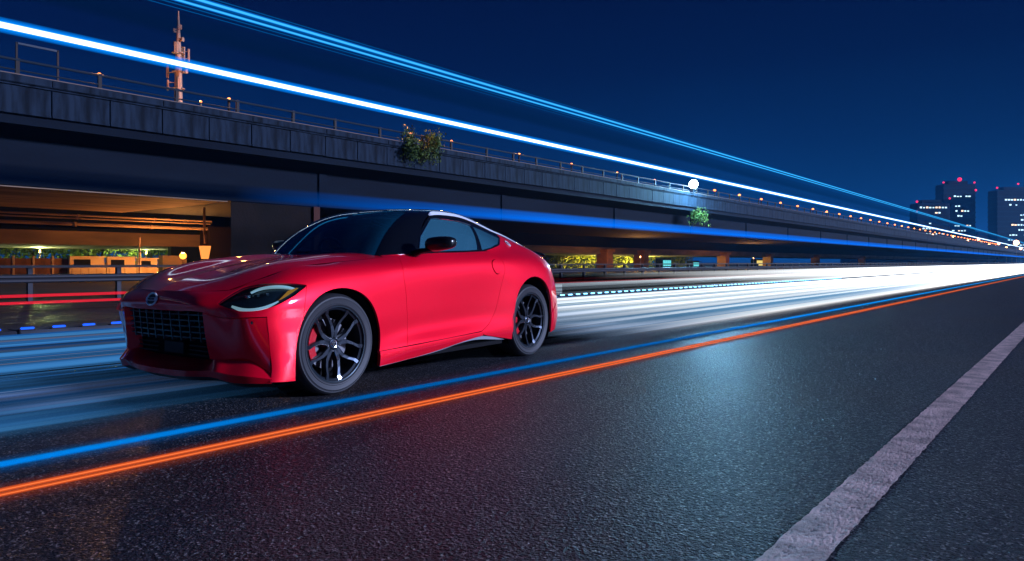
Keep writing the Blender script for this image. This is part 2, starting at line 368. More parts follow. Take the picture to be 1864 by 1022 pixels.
# ring columns, full rows (bottom -> top): R0 R1 R2 R3 U0 U1 U2 U3
RING = [
 # crease (front corner)
 [(.545,.885,.160),(.530,.885,.24),(.535,.875,.34),(.545,.874,.46),(.555,.870,.580),(.535,.862,.665),(.48,.80,.775),(.409,.70,.837)],
 [(.385,.925,.150),(.385,.925,.24),(.385,.920,.34),(.385,.916,.46),(.375,.912,.590),(.350,.905,.700),(.31,.845,.825),(.271,.73,.888)],
 [(.100,.930,.155),(.100,.930,.24),(.100,.930,.34),(.100,.930,.46),(.100,.929,.610),(.095,.915,.745),(.08,.855,.868),(.060,.738,.912)],
 [(-.200,.925,.155),(-.200,.930,.24),(-.200,.930,.34),(-.200,.929,.46),(-.200,.925,.620),(-.200,.915,.765),(-.205,.862,.888),(-.210,.742,.935)],
 [(-.450,.915,.150),(-.450,.925,.24),(-.450,.905,.34),(-.450,.908,.47),(-.450,.912,.630),(-.460,.908,.775),(-.470,.865,.898),(-.480,.748,.957)],
 [(-.720,.905,.165),(-.720,.925,.262),(-.720,.892,.36),(-.720,.893,.49),(-.715,.902,.645),(-.700,.904,.790),(-.680,.872,.905),(-.660,.758,.972)],
 [(-1.15,.900,.195),(-1.15,.920,.280),(-1.15,.882,.38),(-1.15,.882,.51),(-1.15,.895,.665),(-1.15,.903,.805),(-1.14,.880,.920),(-1.14,.805,1.004)],
 [(-1.60,.895,.235),(-1.60,.908,.300),(-1.60,.878,.40),(-1.60,.880,.52),(-1.60,.896,.675),(-1.60,.908,.815),(-1.58,.888,.935),(-1.56,.805,1.020)],
 [(-2.00,.895,.205),(-2.00,.912,.290),(-2.00,.900,.40),(-2.00,.905,.52),(-2.00,.915,.680),(-2.00,.922,.825),(-1.99,.895,.950),(-1.97,.805,1.036)],
 [(-2.28,.905,.190),(-2.28,.925,.280),(-2.28,.928,.39),(-2.28,.933,.52),(-2.28,.938,.690),(-2.29,.934,.830),(-2.30,.895,.955),(-2.32,.790,1.045)],
 [(-2.58,.925,.190),(-2.58,.937,.280),(-2.58,.940,.39),(-2.58,.942,.52),(-2.58,.944,.690),(-2.60,.930,.830),(-2.62,.880,.945),(-2.64,.775,1.035)],
 [(-2.86,.915,.200),(-2.86,.930,.290),(-2.86,.934,.39),(-2.86,.936,.52),(-2.86,.930,.680),(-2.86,.908,.815),(-2.87,.850,.925),(-2.88,.755,1.012)],
 [(-3.07,.860,.215),(-3.07,.880,.300),(-3.08,.885,.39),(-3.08,.882,.52),(-3.06,.872,.680),(-3.05,.845,.805),(-3.04,.800,.910),(-3.03,.730,.985)],
 [(-3.26,.750,.230),(-3.27,.765,.310),(-3.28,.765,.39),(-3.26,.765,.52),(-3.23,.762,.680),(-3.21,.745,.800),(-3.19,.715,.895),(-3.16,.670,.965)],
 [(-3.42,.420,.240),(-3.44,.430,.310),(-3.45,.430,.39),(-3.44,.430,.52),(-3.39,.430,.680),(-3.37,.425,.800),(-3.35,.415,.890),(-3.32,.400,.960)],
 [(-3.46,.000,.240),(-3.48,.000,.310),(-3.49,.000,.39),(-3.48,.000,.52),(-3.43,.000,.680),(-3.41,.000,.800),(-3.39,.000,.885),(-3.36,.000,.955)],
]
NS = Net(BAND+RING)                                # nose band, wing, door, tail
# greenhouse side: belt, mid glass, roof rail ; columns along x
GS = Net([
 [(-.90,.790,.995),(-.930,.775,1.035),(-.96,.757,1.075)],
 [(-1.05,.800,.999),(-1.115,.738,1.115),(-1.18,.668,1.235)],
 [(-1.22,.805,1.006),(-1.285,.720,1.180),(-1.35,.605,1.345)],
 [(-1.60,.805,1.021),(-1.620,.722,1.195),(-1.644,.600,1.360)],
 [(-1.97,.805,1.036),(-1.960,.722,1.180),(-1.951,.598,1.316)],
 [(-2.32,.790,1.045),(-2.330,.705,1.125),(-2.339,.600,1.222)],
 [(-2.64,.775,1.035),(-2.640,.700,1.095),(-2.640,.602,1.150)],
 [(-2.88,.755,1.012),(-2.880,.695,1.052),(-2.880,.615,1.083)],
 [(-3.10,.712,.976),(-3.090,.670,.998),(-3.080,.612,1.012)],
])
_G = [[(-1.60,.805,1.021),(-1.620,.722,1.195),(-1.644,.600,1.360)], [(-1.97,.805,1.036),(-1.960,.722,1.180),(-1.951,.598,1.316)],
 [(-2.32,.790,1.045),(-2.330,.705,1.125),(-2.339,.600,1.222)], [(-2.64,.775,1.035),(-2.640,.700,1.095),(-2.640,.602,1.150)],
 [(-2.88,.755,1.012),(-2.880,.695,1.052),(-2.880,.615,1.083)], [(-3.03,.730,.985),(-3.020,.690,1.005),(-3.010,.630,1.020)]]
QN = Net([RING[7+i]+_G[i][1:] for i in range(6)])  # rear quarter, sill to roof rail
# bonnet: columns from shut line at the front back to the cowl, rows centre -> edge
HD = Net([
 [(.781,0,.738),(.748,.25,.738),(.690,.44,.740),(.625,.575,.747)],
 [(.640,0,.794),(.610,.25,.794),(.565,.46,.803),(.510,.650,.799)],
 [(.420,0,.856),(.405,.25,.859),(.390,.49,.880),(.350,.712,.861)],
 [(.200,0,.902),(.195,.25,.908),(.190,.50,.935),(.165,.736,.902)],
 [(-.05,0,.940),(-.05,.25,.946),(-.06,.50,.969),(-.080,.739,.926)],
 [(-.32,0,.973),(-.32,.25,.982),(-.33,.50,.994),(-.345,.744,.947)],
 [(-.56,0,1.000),(-.57,.25,1.006),(-.60,.50,1.003),(-.640,.755,.969)],
])
# windscreen, roof, hatch: columns back along x, rows centre -> rail
GT = Net([
 [(-.480,0,.975),(-.49,.25,.975),(-.54,.50,.978),(-.64,.700,.985),(-.87,.785,.998)],
 [(-.640,0,1.130),(-.65,.23,1.128),(-.69,.46,1.122),(-.77,.655,1.110),(-.99,.755,1.075)],
 [(-.860,0,1.288),(-.87,.21,1.284),(-.89,.42,1.272),(-.95,.600,1.243),(-1.16,.675,1.228)],
 [(-1.130,0,1.390),(-1.13,.20,1.387),(-1.15,.39,1.378),(-1.19,.545,1.356),(-1.33,.610,1.342)],
 [(-1.420,0,1.424),(-1.42,.19,1.421),(-1.44,.37,1.412),(-1.47,.510,1.393),(-1.50,.600,1.362)],
 [(-1.800,0,1.438),(-1.80,.19,1.435),(-1.80,.37,1.422),(-1.80,.510,1.392),(-1.80,.600,1.348)],
 [(-2.150,0,1.415),(-2.15,.19,1.411),(-2.15,.37,1.378),(-2.15,.510,1.330),(-2.15,.600,1.270)],
 [(-2.500,0,1.335),(-2.50,.19,1.328),(-2.50,.37,1.280),(-2.50,.510,1.238),(-2.50,.601,1.184)],
 [(-2.850,0,1.215),(-2.85,.20,1.207),(-2.85,.38,1.182),(-2.85,.520,1.145),(-2.85,.614,1.091)],
 [(-3.120,0,1.085),(-3.12,.21,1.080),(-3.11,.40,1.066),(-3.10,.530,1.042),(-3.08,.612,1.012)],
 [(-3.320,0,1.020),(-3.30,.22,1.016),(-3.27,.42,1.005),(-3.22,.560,.988),(-3.16,.650,.970)],
])

# ================================================================== the car
OUT = dict(
 arch_f=[(0.374,0.926,0.161),(0.367,0.922,0.333),(0.322,0.919,0.514),(0.257,0.922,0.623),(0.162,0.920,0.702),(0.017,0.918,0.745),(-0.110,0.919,0.741),(-0.239,0.921,0.695),(-0.346,0.918,0.599),(-0.402,0.913,0.485),(-0.428,0.905,0.374),(-0.396,0.925,0.253)],
 cut_bf=[(0.256,0.892,0.775),(0.284,0.915,0.683),(0.306,0.920,0.545)],
 headlight=[(0.720,0.587,0.662),(0.671,0.612,0.705),(0.605,0.632,0.746),(0.561,0.653,0.768),(0.526,0.690,0.781),(0.481,0.761,0.790),(0.426,0.825,0.791),(0.347,0.865,0.788),(0.256,0.892,0.775),(0.282,0.896,0.756),(0.308,0.898,0.742),(0.354,0.900,0.715),(0.406,0.899,0.691),(0.458,0.894,0.668),(0.516,0.880,0.646),(0.580,0.848,0.627),(0.636,0.796,0.619),(0.664,0.751,0.620),(0.683,0.702,0.628),(0.704,0.637,0.645)],
 door_f=[(-0.752,0.792,0.966),(-0.690,0.894,0.865),(-0.713,0.904,0.692),(-0.734,0.896,0.535),(-0.747,0.888,0.378),(-0.705,0.923,0.276)],
 door_r=[(-1.950,0.806,1.034),(-1.997,0.862,0.991),(-2.044,0.905,0.934),(-2.054,0.923,0.857),(-2.026,0.923,0.785),(-2.007,0.919,0.729),(-1.968,0.907,0.592),(-1.927,0.892,0.466),(-1.827,0.896,0.361),(-1.708,0.906,0.309)],
 skirt=[(-0.403,0.923,0.264),(-0.704,0.924,0.272),(-1.161,0.918,0.289),(-1.711,0.906,0.306),(-1.729,0.906,0.270),(-1.311,0.904,0.228),(-0.935,0.904,0.185),(-0.403,0.918,0.153)],
 sill=[(-0.404,0.917,0.150),(-0.939,0.901,0.178),(-1.317,0.900,0.217),(-1.715,0.904,0.261),(-2.094,0.897,0.198),(-1.616,0.895,0.235),(-1.137,0.900,0.194),(-0.718,0.905,0.166)],
 arch_r=[(-2.200,0.901,0.193),(-2.212,0.923,0.429),(-2.236,0.932,0.565),(-2.293,0.939,0.676),(-2.397,0.941,0.752),(-2.543,0.938,0.787),(-2.696,0.939,0.757),(-2.817,0.938,0.661),(-2.881,0.932,0.514),(-2.897,0.923,0.285)],
 handle=[(-1.869,0.903,0.924),(-1.911,0.891,0.952),(-1.949,0.889,0.957),(-1.975,0.902,0.934),(-1.984,0.915,0.893),(-1.985,0.920,0.852),(-1.963,0.920,0.824),(-1.925,0.918,0.822),(-1.885,0.916,0.853),(-1.865,0.912,0.889)],
 win=[(-1.020,0.770,1.048),(-1.092,0.719,1.144),(-1.329,0.629,1.312),(-1.511,0.638,1.316),(-1.715,0.640,1.306),(-1.880,0.651,1.275),(-1.808,0.798,1.048),(-1.633,0.798,1.038),(-1.250,0.797,1.025)],
 qwin=[(-1.917,0.652,1.269),(-2.104,0.650,1.232),(-2.354,0.650,1.172),(-2.206,0.740,1.110),(-2.035,0.784,1.072),(-1.865,0.799,1.046)],
 qwin_q=[(-2.374,0.639,1.179),(-2.230,0.740,1.103),(-2.042,0.785,1.062),(-1.913,0.802,1.039)],
 trim=[(-1.326,0.611,1.341),(-1.437,0.600,1.361),(-1.624,0.600,1.361),(-1.882,0.600,1.334),(-2.351,0.592,1.226),(-2.545,0.578,1.190),(-2.680,0.609,1.140),(-2.818,0.615,1.100)],
 cemb=[(-2.417,0.702,1.115)],
 marker=[(0.475,0.882,0.687),(0.450,0.888,0.691),(0.313,0.889,0.760),(0.327,0.884,0.766),(0.393,0.877,0.748),(0.435,0.881,0.717)],
 drl_t=[(0.571,0.718,0.743),(0.528,0.744,0.766),(0.480,0.793,0.779),(0.428,0.838,0.779),(0.374,0.870,0.769),(0.341,0.885,0.758)],
 drl_b=[(0.683,0.675,0.653),(0.668,0.724,0.638),(0.639,0.783,0.630),(0.588,0.837,0.636),(0.530,0.870,0.655),(0.473,0.885,0.680)],
 eye=[(0.616,0.718,0.706),(0.542,0.809,0.720)],
 sensor=[(0.629,0.821,0.566)],
)
M = {}
M['paint'] = mat('candy_red_paint', (.95, .0010, .022), .44, metal=.36, coat=1, crough=.05, spec=.15)
M['black'] = mat('gloss_black_paint', (.004, .005, .007), .12, coat=1, spec=.5)
M['plast'] = mat('black_plastic', (.006, .007, .009), .45)
M['dark'] = mat('matt_dark', (.004, .004, .005), .85, spec=.2)
M['rubber'] = mat('tyre_rubber', (.022, .023, .026), .55, spec=.45)
M['rim'] = mat('rim_dark_metal', (.030, .036, .045), .36, metal=.75, coat=.15)
M['cut'] = mat('machined_alloy', (.75, .78, .82), .18, metal=1)
M['chrome'] = mat('brushed_silver', (.82, .84, .88), .16, metal=1)
M['mirror'] = mat('mirror_shell_black', (.004, .005, .007), .3, coat=.35, crough=.15, spec=.3)
M['silver'] = mat('silver_trim_paint', (.80, .82, .86), .3, metal=.1, coat=.6)
M['disc'] = mat('brake_steel', (.14, .14, .15), .45, metal=.8)
M['calip'] = mat('caliper_red', (.55, .01, .02), .3, coat=.8)
M['glassd'] = mat('windscreen_glass', (.012, .03, .04), .03, coat=1, spec=.8)
M['sill'] = mat('grey_sill_trim', (.36, .38, .42), .4, metal=.3)
M['drl'] = mat('daytime_light_guide', (.75, .85, .85), .25, emit=(.75, .95, 1), es=.45)
M['amber'] = mat('amber_glow', (.9, .28, .02), .25, emit=(1, .3, .02), es=.35)  # small emission added so the amber marker glows by itself
M['lamp_in'] = mat('lamp_housing', (.010, .020, .028), .25, coat=.5)
M['slat'] = mat('grille_slat_gloss', (.022, .036, .044), .3, metal=.3, coat=.5)
M['tail'] = mat('tail_lamp_red', (.25, .002, .004), .12, coat=1)
M['seat'] = mat('seat_leather', (.03, .03, .034), .6)
M['beige'] = mat('cabin_trim_grey', (.10, .11, .12), .7)
def glass_mat(name, tint, fac, rough=.02):
    m = bpy.data.materials.new(name); m.use_nodes = True; nt = m.node_tree; nt.nodes.clear()
    o = nt.nodes.new('ShaderNodeOutputMaterial'); p = nt.nodes.new('ShaderNodeBsdfPrincipled'); t = nt.nodes.new('ShaderNodeBsdfTransparent'); x = nt.nodes.new('ShaderNodeMixShader')
    p.inputs['Base Color'].default_value = (*tint, 1); p.inputs['Roughness'].default_value = rough; p.inputs['Coat Weight'].default_value = 1; p.inputs['Specular IOR Level'].default_value = .8
    t.inputs[0].default_value = (.45, .62, .66, 1); x.inputs[0].default_value = fac
    nt.links.new(t.outputs[0], x.inputs[1]); nt.links.new(p.outputs[0], x.inputs[2]); nt.links.new(x.outputs[0], o.inputs[0]); return m
M['side_glass'] = glass_mat('side_window_glass', (.05, .19, .26), .55)  # teal base colour painted in for the sky reflected on the glass
M['wind'] = glass_mat('windscreen_sky_tint', (.008, .10, .17), .60)  # blue base colour stands for the sky's reflection in the screen
M['lens'] = glass_mat('clear_lamp_lens', (.02, .03, .035), .16)

CAR_YAW = -.593
cF = Vector((math.sin(CAR_YAW), -math.cos(CAR_YAW), 0)); wF = RT*cF.x+FW*cF.y
car_loc = RT*(-1.980)+FW*5.518
car = empty('sports_coupe', car_loc, math.atan2(wF.y, wF.x),
            'red two-door sports coupe with black roof and dark wheels driving beside the orange line', 'car')

def spl(pts, n=8, closed=False):
    """smooth 3D resample through points"""
    P = np.array(pts, float)
    if closed: P = np.vstack([P[-2:], P, P[:3]])
    d = np.r_[0, np.cumsum(np.linalg.norm(np.diff(P, axis=0), axis=1))]
    if closed: te = np.concatenate([np.linspace(d[i], d[i+1], n, endpoint=False) for i in range(2, len(P)-3)])
    else: te = np.r_[np.concatenate([np.linspace(d[i], d[i+1], n, endpoint=False) for i in range(len(P)-1)]), d[-1]]
    return cardinal(d, te) @ P
def seg(a, b, n=12): return np.array([np.array(a)+(np.array(b)-np.array(a))*t for t in np.linspace(0, 1, n)])
def inside(pt, poly):
    x, y = pt[:, 0], pt[:, 1]; r = np.zeros(len(pt), bool); n = len(poly)
    for i in range(n):
        x1, y1 = poly[i]; x2, y2 = poly[(i+1) % n]
        if y1 == y2: continue
        c = ((y1 > y) != (y2 > y)) & (x < (x2-x1)*(y-y1)/(y2-y1)+x1); r ^= c
    return r
def uvloop(net, parts):
    """parts: list of ('uv', array) or ('p', 3D array): one closed loop in parameter space"""
    L = []
    for k, a in parts:
        L.append(net.inv(a, (0, 1, 2)) if k == 'p' else np.atleast_2d(np.array(a, float)))
    L = np.vstack(L); keep = [0]
    for i in range(1, len(L)):
        if np.linalg.norm(L[i]-L[keep[-1]]) > .003: keep.append(i)
    if np.linalg.norm(L[keep[-1]]-L[0]) < .003: keep.pop()
    L = L[keep]; out = []
    for i in range(len(L)):
        a, b = L[i], L[(i+1) % len(L)]; n = max(1, int(np.ceil(np.linalg.norm(b-a)/.022)))
        for t in range(n): out.append(a+(b-a)*t/n)
    return np.array(out)
def panel_geo(net, loops, step=.028, gap=.0018, flange=.014, off=0.0, noflange=()):
    V2, E = [], []
    newloops = []
    for li, L in enumerate(loops):
        A = .5*np.sum(L[:, 0]*np.roll(L[:, 1], -1)-np.roll(L[:, 0], -1)*L[:, 1])
        if (A < 0) == (li == 0): L = L[::-1]
        if gap:                                    # shrink in the tangent plane
            du, dv = net.part(L); d = np.roll(L, -1, 0)-np.roll(L, 1, 0)
            s3 = du*d[:, :1]+dv*d[:, 1:]; n = np.cross(du, dv); n /= np.linalg.norm(n, axis=1, keepdims=True)+1e-12
            inw = np.cross(n, s3); inw /= np.linalg.norm(inw, axis=1, keepdims=True)+1e-12; inw *= gap
            G = np.stack([np.stack([(du*du).sum(1), (du*dv).sum(1)], 1), np.stack([(du*dv).sum(1), (dv*dv).sum(1)], 1)], 1)+1e-9*np.eye(2)
            rhs = np.stack([(du*inw).sum(1), (dv*inw).sum(1)], 1)
            L = L+np.clip(np.linalg.solve(G, rhs[..., None])[..., 0], -.01, .01)
        newloops.append(L)
        b = len(V2); V2 += list(L); E += [(b+i, b+(i+1) % len(L)) for i in range(len(L))]
    lo = newloops[0].min(0); hi = newloops[0].max(0)
    g = np.array([(u, v) for iu, u in enumerate(np.arange(lo[0]+step/2, hi[0], step)) for v in np.arange(lo[1]+step/2+(iu % 2)*step*.0, hi[1], step)])
    ok = inside(g, newloops[0])
    for h in newloops[1:]: ok &= ~inside(g, h)
    allb = np.vstack(newloops); g = g[ok]
    if len(g): g = g[np.array([((allb-q)**2).sum(1).min() > (step*.4)**2 for q in g])]
    nb = len(V2); V2 += list(g)
    vs, es, fs, *_ = delaunay_2d_cdt([Vector((float(a), float(b))) for a, b in V2], E, [], 0, 1e-6)
    vs = np.array([tuple(q) for q in vs]); fs = np.array([f for f in fs if len(f) == 3])
    c = vs[fs].mean(1); ok = inside(c, newloops[0])
    for h in newloops[1:]: ok &= ~inside(c, h)
    fs = fs[ok]; X = net.ev(vs); N = net.nrm(vs)*net.o
    if net.o < 0: fs = fs[:, ::-1]
    if off: X = X+N*off
    V = list(X); NN = list(N); F = [tuple(f) for f in fs]
    if flange:
        from collections import Counter
        ec = Counter(); od = {}
        for f in F:
            for a, b in ((f[0], f[1]), (f[1], f[2]), (f[2], f[0])): ec[frozenset((a, b))] += 1; od[frozenset((a, b))] = (a, b)
        for k, cnt in ec.items():
            if cnt == 1:
                a, b = od[k]; p, q = V[a], V[b]; n = (N[a]+N[b])/2; s = q-p; o = np.cross(s, n); o /= np.linalg.norm(o)+1e-12
                m = len(V); V += [p, q, q-N[b]*flange, p-N[a]*flange]; NN += [o]*4; F.append((m+1, m, m+3, m+2))
    return np.array(V), F, np.array(NN)
SIGN = {}
def put(name, geo, m, parent=None, mirror=True, only=None, sign=1):
    V, F, NN = geo; NN = NN*sign; F1 = [f if sign > 0 else f[::-1] for f in F]; r = []
    r.append(mesh_obj(name, V, F1, m, parent or car, normals=NN))
    if mirror:
        s = np.array([1, -1, 1]); r.append(mesh_obj(name, V*s, [f[::-1] for f in F1], m, (parent if not isinstance(parent, tuple) else parent[1]) or car, normals=NN*s))
    return r
def put_joined(name, geos, m, parent=None, sign=1):
    V, F, NN = [], [], []
    for (v, f, n), sy in geos:
        b = len(V); s = np.array([1, sy, 1]); flip = (sy < 0) != (sign < 0)
        V += list(v*s); NN += list(n*s*sign); F += [tuple(i+b for i in (q[::-1] if flip else q)) for q in f]
    return mesh_obj(name, V, F, m, parent or car, normals=NN)
def vline(net, v, u0, u1, n=30): return ('uv', np.c_[np.linspace(u0, u1, n), np.full(n, v)])
def uline(net, u, v0, v1, n=12): return ('uv', np.c_[np.full(n, u), np.linspace(v0, v1, n)])
def U(net, p): return net.inv([p], (0, 1, 2))[0]

def orient(net, ax):
    net.o = 1 if net.nrm(np.array([[net.ku[len(net.ku)//2], net.kv[len(net.kv)//2]*.9]]))[0][ax] > 0 else -1
for _n, _a in ((NS, 1), (GS, 1), (QN, 1), (HD, 2), (GT, 2)): orient(_n, _a)
O = {k: np.array(v) for k, v in OUT.items()}
kv = NS.kv; V0, VT, VU0 = kv[0], kv[-1], kv[4]
sgn = 1
af = spl(O['arch_f'], 6); ar = spl(O['arch_r'], 6); hl = O['headlight']
hl_lo = spl(hl[8:].tolist()+[hl[0].tolist()], 5)          # outer tip -> under -> inner tip
hl_up = spl(hl[:9], 5)                                      # inner tip -> over -> outer tip
uvA = U(NS, hl[3]); uA = uvA[0]
ucr = NS.ku[5]                                              # crease column
cut = O['cut_bf']; arch_cut_i = int(np.argmin(np.linalg.norm(af-cut[-1], axis=1)))
u_arch0 = U(NS, af[0]); ud_b = U(NS, O['door_f'][-1]); ud_t = U(NS, O['door_f'][0])
# --- front bumper skin (with the headlight notch)
hlA = int(np.argmin(np.linalg.norm(hl_up-hl[3], axis=1)))
bump = uvloop(NS, [vline(NS, VU0, 0, ucr, 50), uline(NS, ucr, VU0, V0), vline(NS, V0, ucr, u_arch0[0], 6), ('p', af[:arch_cut_i+1]),
                   ('p', spl(cut[::-1], 5)), ('p', hl_lo), ('p', hl_up[:hlA+1]), vline(NS, VT, uA, 0, 40)])
gb = panel_geo(NS, [bump], gap=.0015, flange=.02)
bumper = put_joined('front_bumper', [(gb, 1), (gb, -1)], M['paint'], sign=sgn)
# --- wings
d_f = spl(O['door_f'], 8); d_r = spl(O['door_r'], 8)
sk = O['skirt']
arch_end = U(NS, af[-1])
wing = uvloop(NS, [('p', hl_up[hlA:]), ('p', spl(cut, 5)), ('p', af[arch_cut_i:]), ('p', seg(sk[0], d_f[-1], 10)), ('p', d_f[::-1]),
                   vline(NS, VT, ud_t[0], uA, 60)])
gw = panel_geo(NS, [wing], flange=.02); put('wing', gw, M['paint'], sign=sgn)
# --- doors
ur_t = U(NS, O['door_r'][0])
door_l = uvloop(NS, [('p', d_f), ('p', seg(d_f[-1], sk[2], 10)), ('p', seg(sk[2], O['door_r'][-1], 10)), ('p', d_r[::-1]), vline(NS, VT, ur_t[0], ud_t[0], 40)])
hd_loop = uvloop(NS, [('p', spl(O['handle'], 4, True))])
gd = panel_geo(NS, [door_l, hd_loop]); doors = put('door', gd, M['paint'], sign=sgn)
gh = panel_geo(NS, [hd_loop], step=.012, gap=.0055, flange=.02, off=.006)
for dr, s in zip(doors, (1, -1)):
    v, f, n = gh; t = np.array([1, s, 1]); mesh_obj('door_handle', v*t, [q if (s > 0) == (sgn > 0) else q[::-1] for q in f], M['paint'], dr, normals=n*t*sgn)
# --- side skirts and grey sill wedge
skl = uvloop(NS, [('p', spl(sk[:4], 6)), ('p', spl(sk[4:], 6))])
gs_ = panel_geo(NS, [skl], flange=.03, off=.006); put('side_skirt', gs_, M['paint'], sign=sgn)
sl = O['sill']; sll = uvloop(NS, [('p', spl(sl[:5], 5)), ('p', spl(sl[5:], 5))])
gsl = panel_geo(NS, [sll], flange=.03, off=-.004); put('sill_trim', gsl, M['sill'], sign=sgn)
# --- rear quarter up to the roof rail
qs = QN.o
QT = QN.kv[-1]; qa0 = U(QN, ar[0]); qa1 = U(QN, ar[-1]); ue = QN.ku[-1]
qwq = O['qwin_q']
quarter = uvloop(QN, [('p', spl(qwq[::-1][:3], 5)), ('p', seg(qwq[1], qwq[0], 4)), ('uv', [(U(QN, qwq[0])[0], QT)]), vline(QN, QT, U(QN, qwq[0])[0], ue, 14), uline(QN, ue, QT, QN.kv[3], 20),
                      ('p', ar[int(len(ar)*.93):][:1]), ('p', ar[::-1][int(len(ar)*.07):]), ('p', seg(ar[0], (-1.80, .896, .262), 8)), ('p', seg((-1.74, .905, .275), O['door_r'][-1], 3)), ('p', d_r[::-1])])
gq = panel_geo(QN, [quarter], flange=.02); put('rear_quarter', gq, M['paint'], sign=1)
# --- tail: from the end of the quarter round to the centre
ut = U(NS, (-3.03, .75, .90))[0]; ut = NS.ku[17]
ra = ar[int(len(ar)*.93):]
tail = uvloop(NS, [uline(NS, ut, NS.kv[3], VT, 20), vline(NS, VT, ut, NS.ku[-1], 20), uline(NS, NS.ku[-1], VT, V0, 20), vline(NS, V0, NS.ku[-1], U(NS, ra[-1])[0]+.01, 20), ('p', ra[::-1])])
tl = uvloop(NS, [('p', spl([(-3.17, .78, .80), (-3.17, .75, .87), (-3.30, .50, .87), (-3.38, .20, .86), (-3.40, .20, .79), (-3.33, .50, .79)], 4, True))])
gt_ = panel_geo(NS, [tail, tl], flange=.02)
put_joined('rear_bumper', [(gt_, 1), (gt_, -1)], M['paint'], sign=sgn)
put('tail_lamp', panel_geo(NS, [tl], off=.002, flange=.02), M['tail'], sign=sgn)
# --- headlights
hll = uvloop(NS, [('p', hl_up), ('p', hl_lo)])
lens = put('headlight', panel_geo(NS, [hll], step=.02, gap=.004, flange=.03, off=-.034), M['lamp_in'], sign=sgn)
def strip(net, c, w0, w1, off, name, m, pars, n=6):
    c = spl(c, n); uv = net.inv(c, (0, 1, 2)); P = net.ev(uv); N = net.nrm(uv)*net.o; T = np.gradient(P, axis=0); W = np.cross(N, T); W /= np.linalg.norm(W, axis=1, keepdims=True)
    k = len(P); t = np.linspace(0, 1, k)[:, None]; w = (w0+(w1-w0)*t)*np.clip(np.sin(np.pi*(.08+.84*t))**.5, .2, 1)
    A = P+W*w/2+N*off; B = P-W*w/2+N*off; C_ = P+W*w/2+N*(off-.012); D = P-W*w/2+N*(off-.012)
    V = np.vstack([A, B, C_, D]); F = []
    for i in range(k-1): F += [(i, i+1, k+i+1, k+i), (2*k+i, 2*k+i+1, i+1, i), (k+i, k+i+1, 3*k+i+1, 3*k+i)]
    for pa, s in zip(pars, (1, -1)):
        o = mesh_obj(name, V*np.array([1, s, 1]), F if s > 0 else [f[::-1] for f in F], m, pa)
        bm = bmesh.new(); bm.from_mesh(o.data); bmesh.ops.recalc_face_normals(bm, faces=bm.faces); bm.to_mesh(o.data); bm.free()
strip(NS, O['drl_t'], .016, .022, -.012, 'light_guide', M['drl'], lens)
strip(NS, O['drl_b'], .026, .016, -.012, 'light_guide', M['drl'], lens)
mk = uvloop(NS, [('p', O['marker'])])
for i, s in ((0, 1), (1, -1)):
    v, f, n = panel_geo(NS, [mk], step=.02, off=-.010, flange=.01); t = np.array([1, s, 1]); mesh_obj('amber_marker', v*t, [q if (s > 0) == (sgn > 0) else q[::-1] for q in f], M['amber'], lens[i], normals=n*t*sgn)
    lv, lf, ln = panel_geo(NS, [hll], step=.02, gap=.003, flange=.01, off=-.001); mesh_obj('lens', lv*t, [q if (s > 0) == (sgn > 0) else q[::-1] for q in lf], M['lens'], lens[i], normals=ln*t*sgn)
    e0, e1 = O['eye']
    for k in range(3):
        c = e0+(e1-e0)*(k/2.)-np.array([.028, 0, 0]); mb = MB(); mb.box(-.012, .012, -.016, .016, -.009, .009, Matrix.Translation(Vector(c*t)))
        bevel(mb.build('projector', M['chrome'] if k == 0 else M['slat'], lens[i]), .004)
# --- bonnet
hs = 1
hb = uvloop(HD, [uline(HD, 0, 0, HD.kv[-1], 24), vline(HD, HD.kv[-1], 0, HD.ku[-1], 40), uline(HD, HD.ku[-1], HD.kv[-1], 0, 24), vline(HD, 0, HD.ku[-1], 0, 40)])
gh1 = panel_geo(HD, [hb], gap=.0, flange=0, step=.03)
def mirror_join(geo):
    return [(geo, 1), (geo, -1)]
hood = put_joined('bonnet', mirror_join(gh1), M['paint'], sign=hs)
hood.location.z = .0005
# --- cowl filler between wing, bonnet and pillar
# --- roof and screens
gs1 = 1
TS = GT.kv
pu = GT.inv(spl([(-.64, .66, 1.0), (-.74, .625, 1.11), (-.92, .57, 1.25), (-1.17, .50, 1.36)], 8), (0, 1, 2))
uroof = pu[-1][0]; u0g = GT.ku[0]
ws = uvloop(GT, [('uv', [(u0g, 0)]), ('uv', [(u0g, pu[0][1])]), ('uv', pu), ('uv', [(uroof+.03, TS[1]), (uroof+.04, 0)])])
put_joined('windscreen', mirror_join(panel_geo(GT, [ws], gap=0, flange=0, off=-.003)), M['wind'], sign=gs1)
ur1 = GT.ku[5]+.03
roofl = uvloop(GT, [('uv', [(uroof+.04, 0), (uroof+.03, TS[1])]), ('uv', pu[::-1]), ('uv', [(u0g, pu[0][1]), (u0g, TS[4])]), vline(GT, TS[4], u0g, GT.ku[-3], 50),
                    ('uv', [(GT.ku[-3], TS[3]+.02), (ur1+.3, TS[2]+.10), (ur1, TS[2]), (ur1, 0)])])
put_joined('roof', mirror_join(panel_geo(GT, [roofl], gap=0, flange=.012)), M['black'], sign=gs1)
rwl = uvloop(GT, [('uv', [(ur1, 0), (ur1, TS[2]), (ur1+.3, TS[2]+.10), (GT.ku[-3], TS[3]+.02), (GT.ku[-3]+.05, TS[2]), (GT.ku[-3]+.08, 0)])])
put_joined('rear_window', mirror_join(panel_geo(GT, [rwl], gap=0, flange=0, off=-.002)), M['glassd'], sign=gs1)
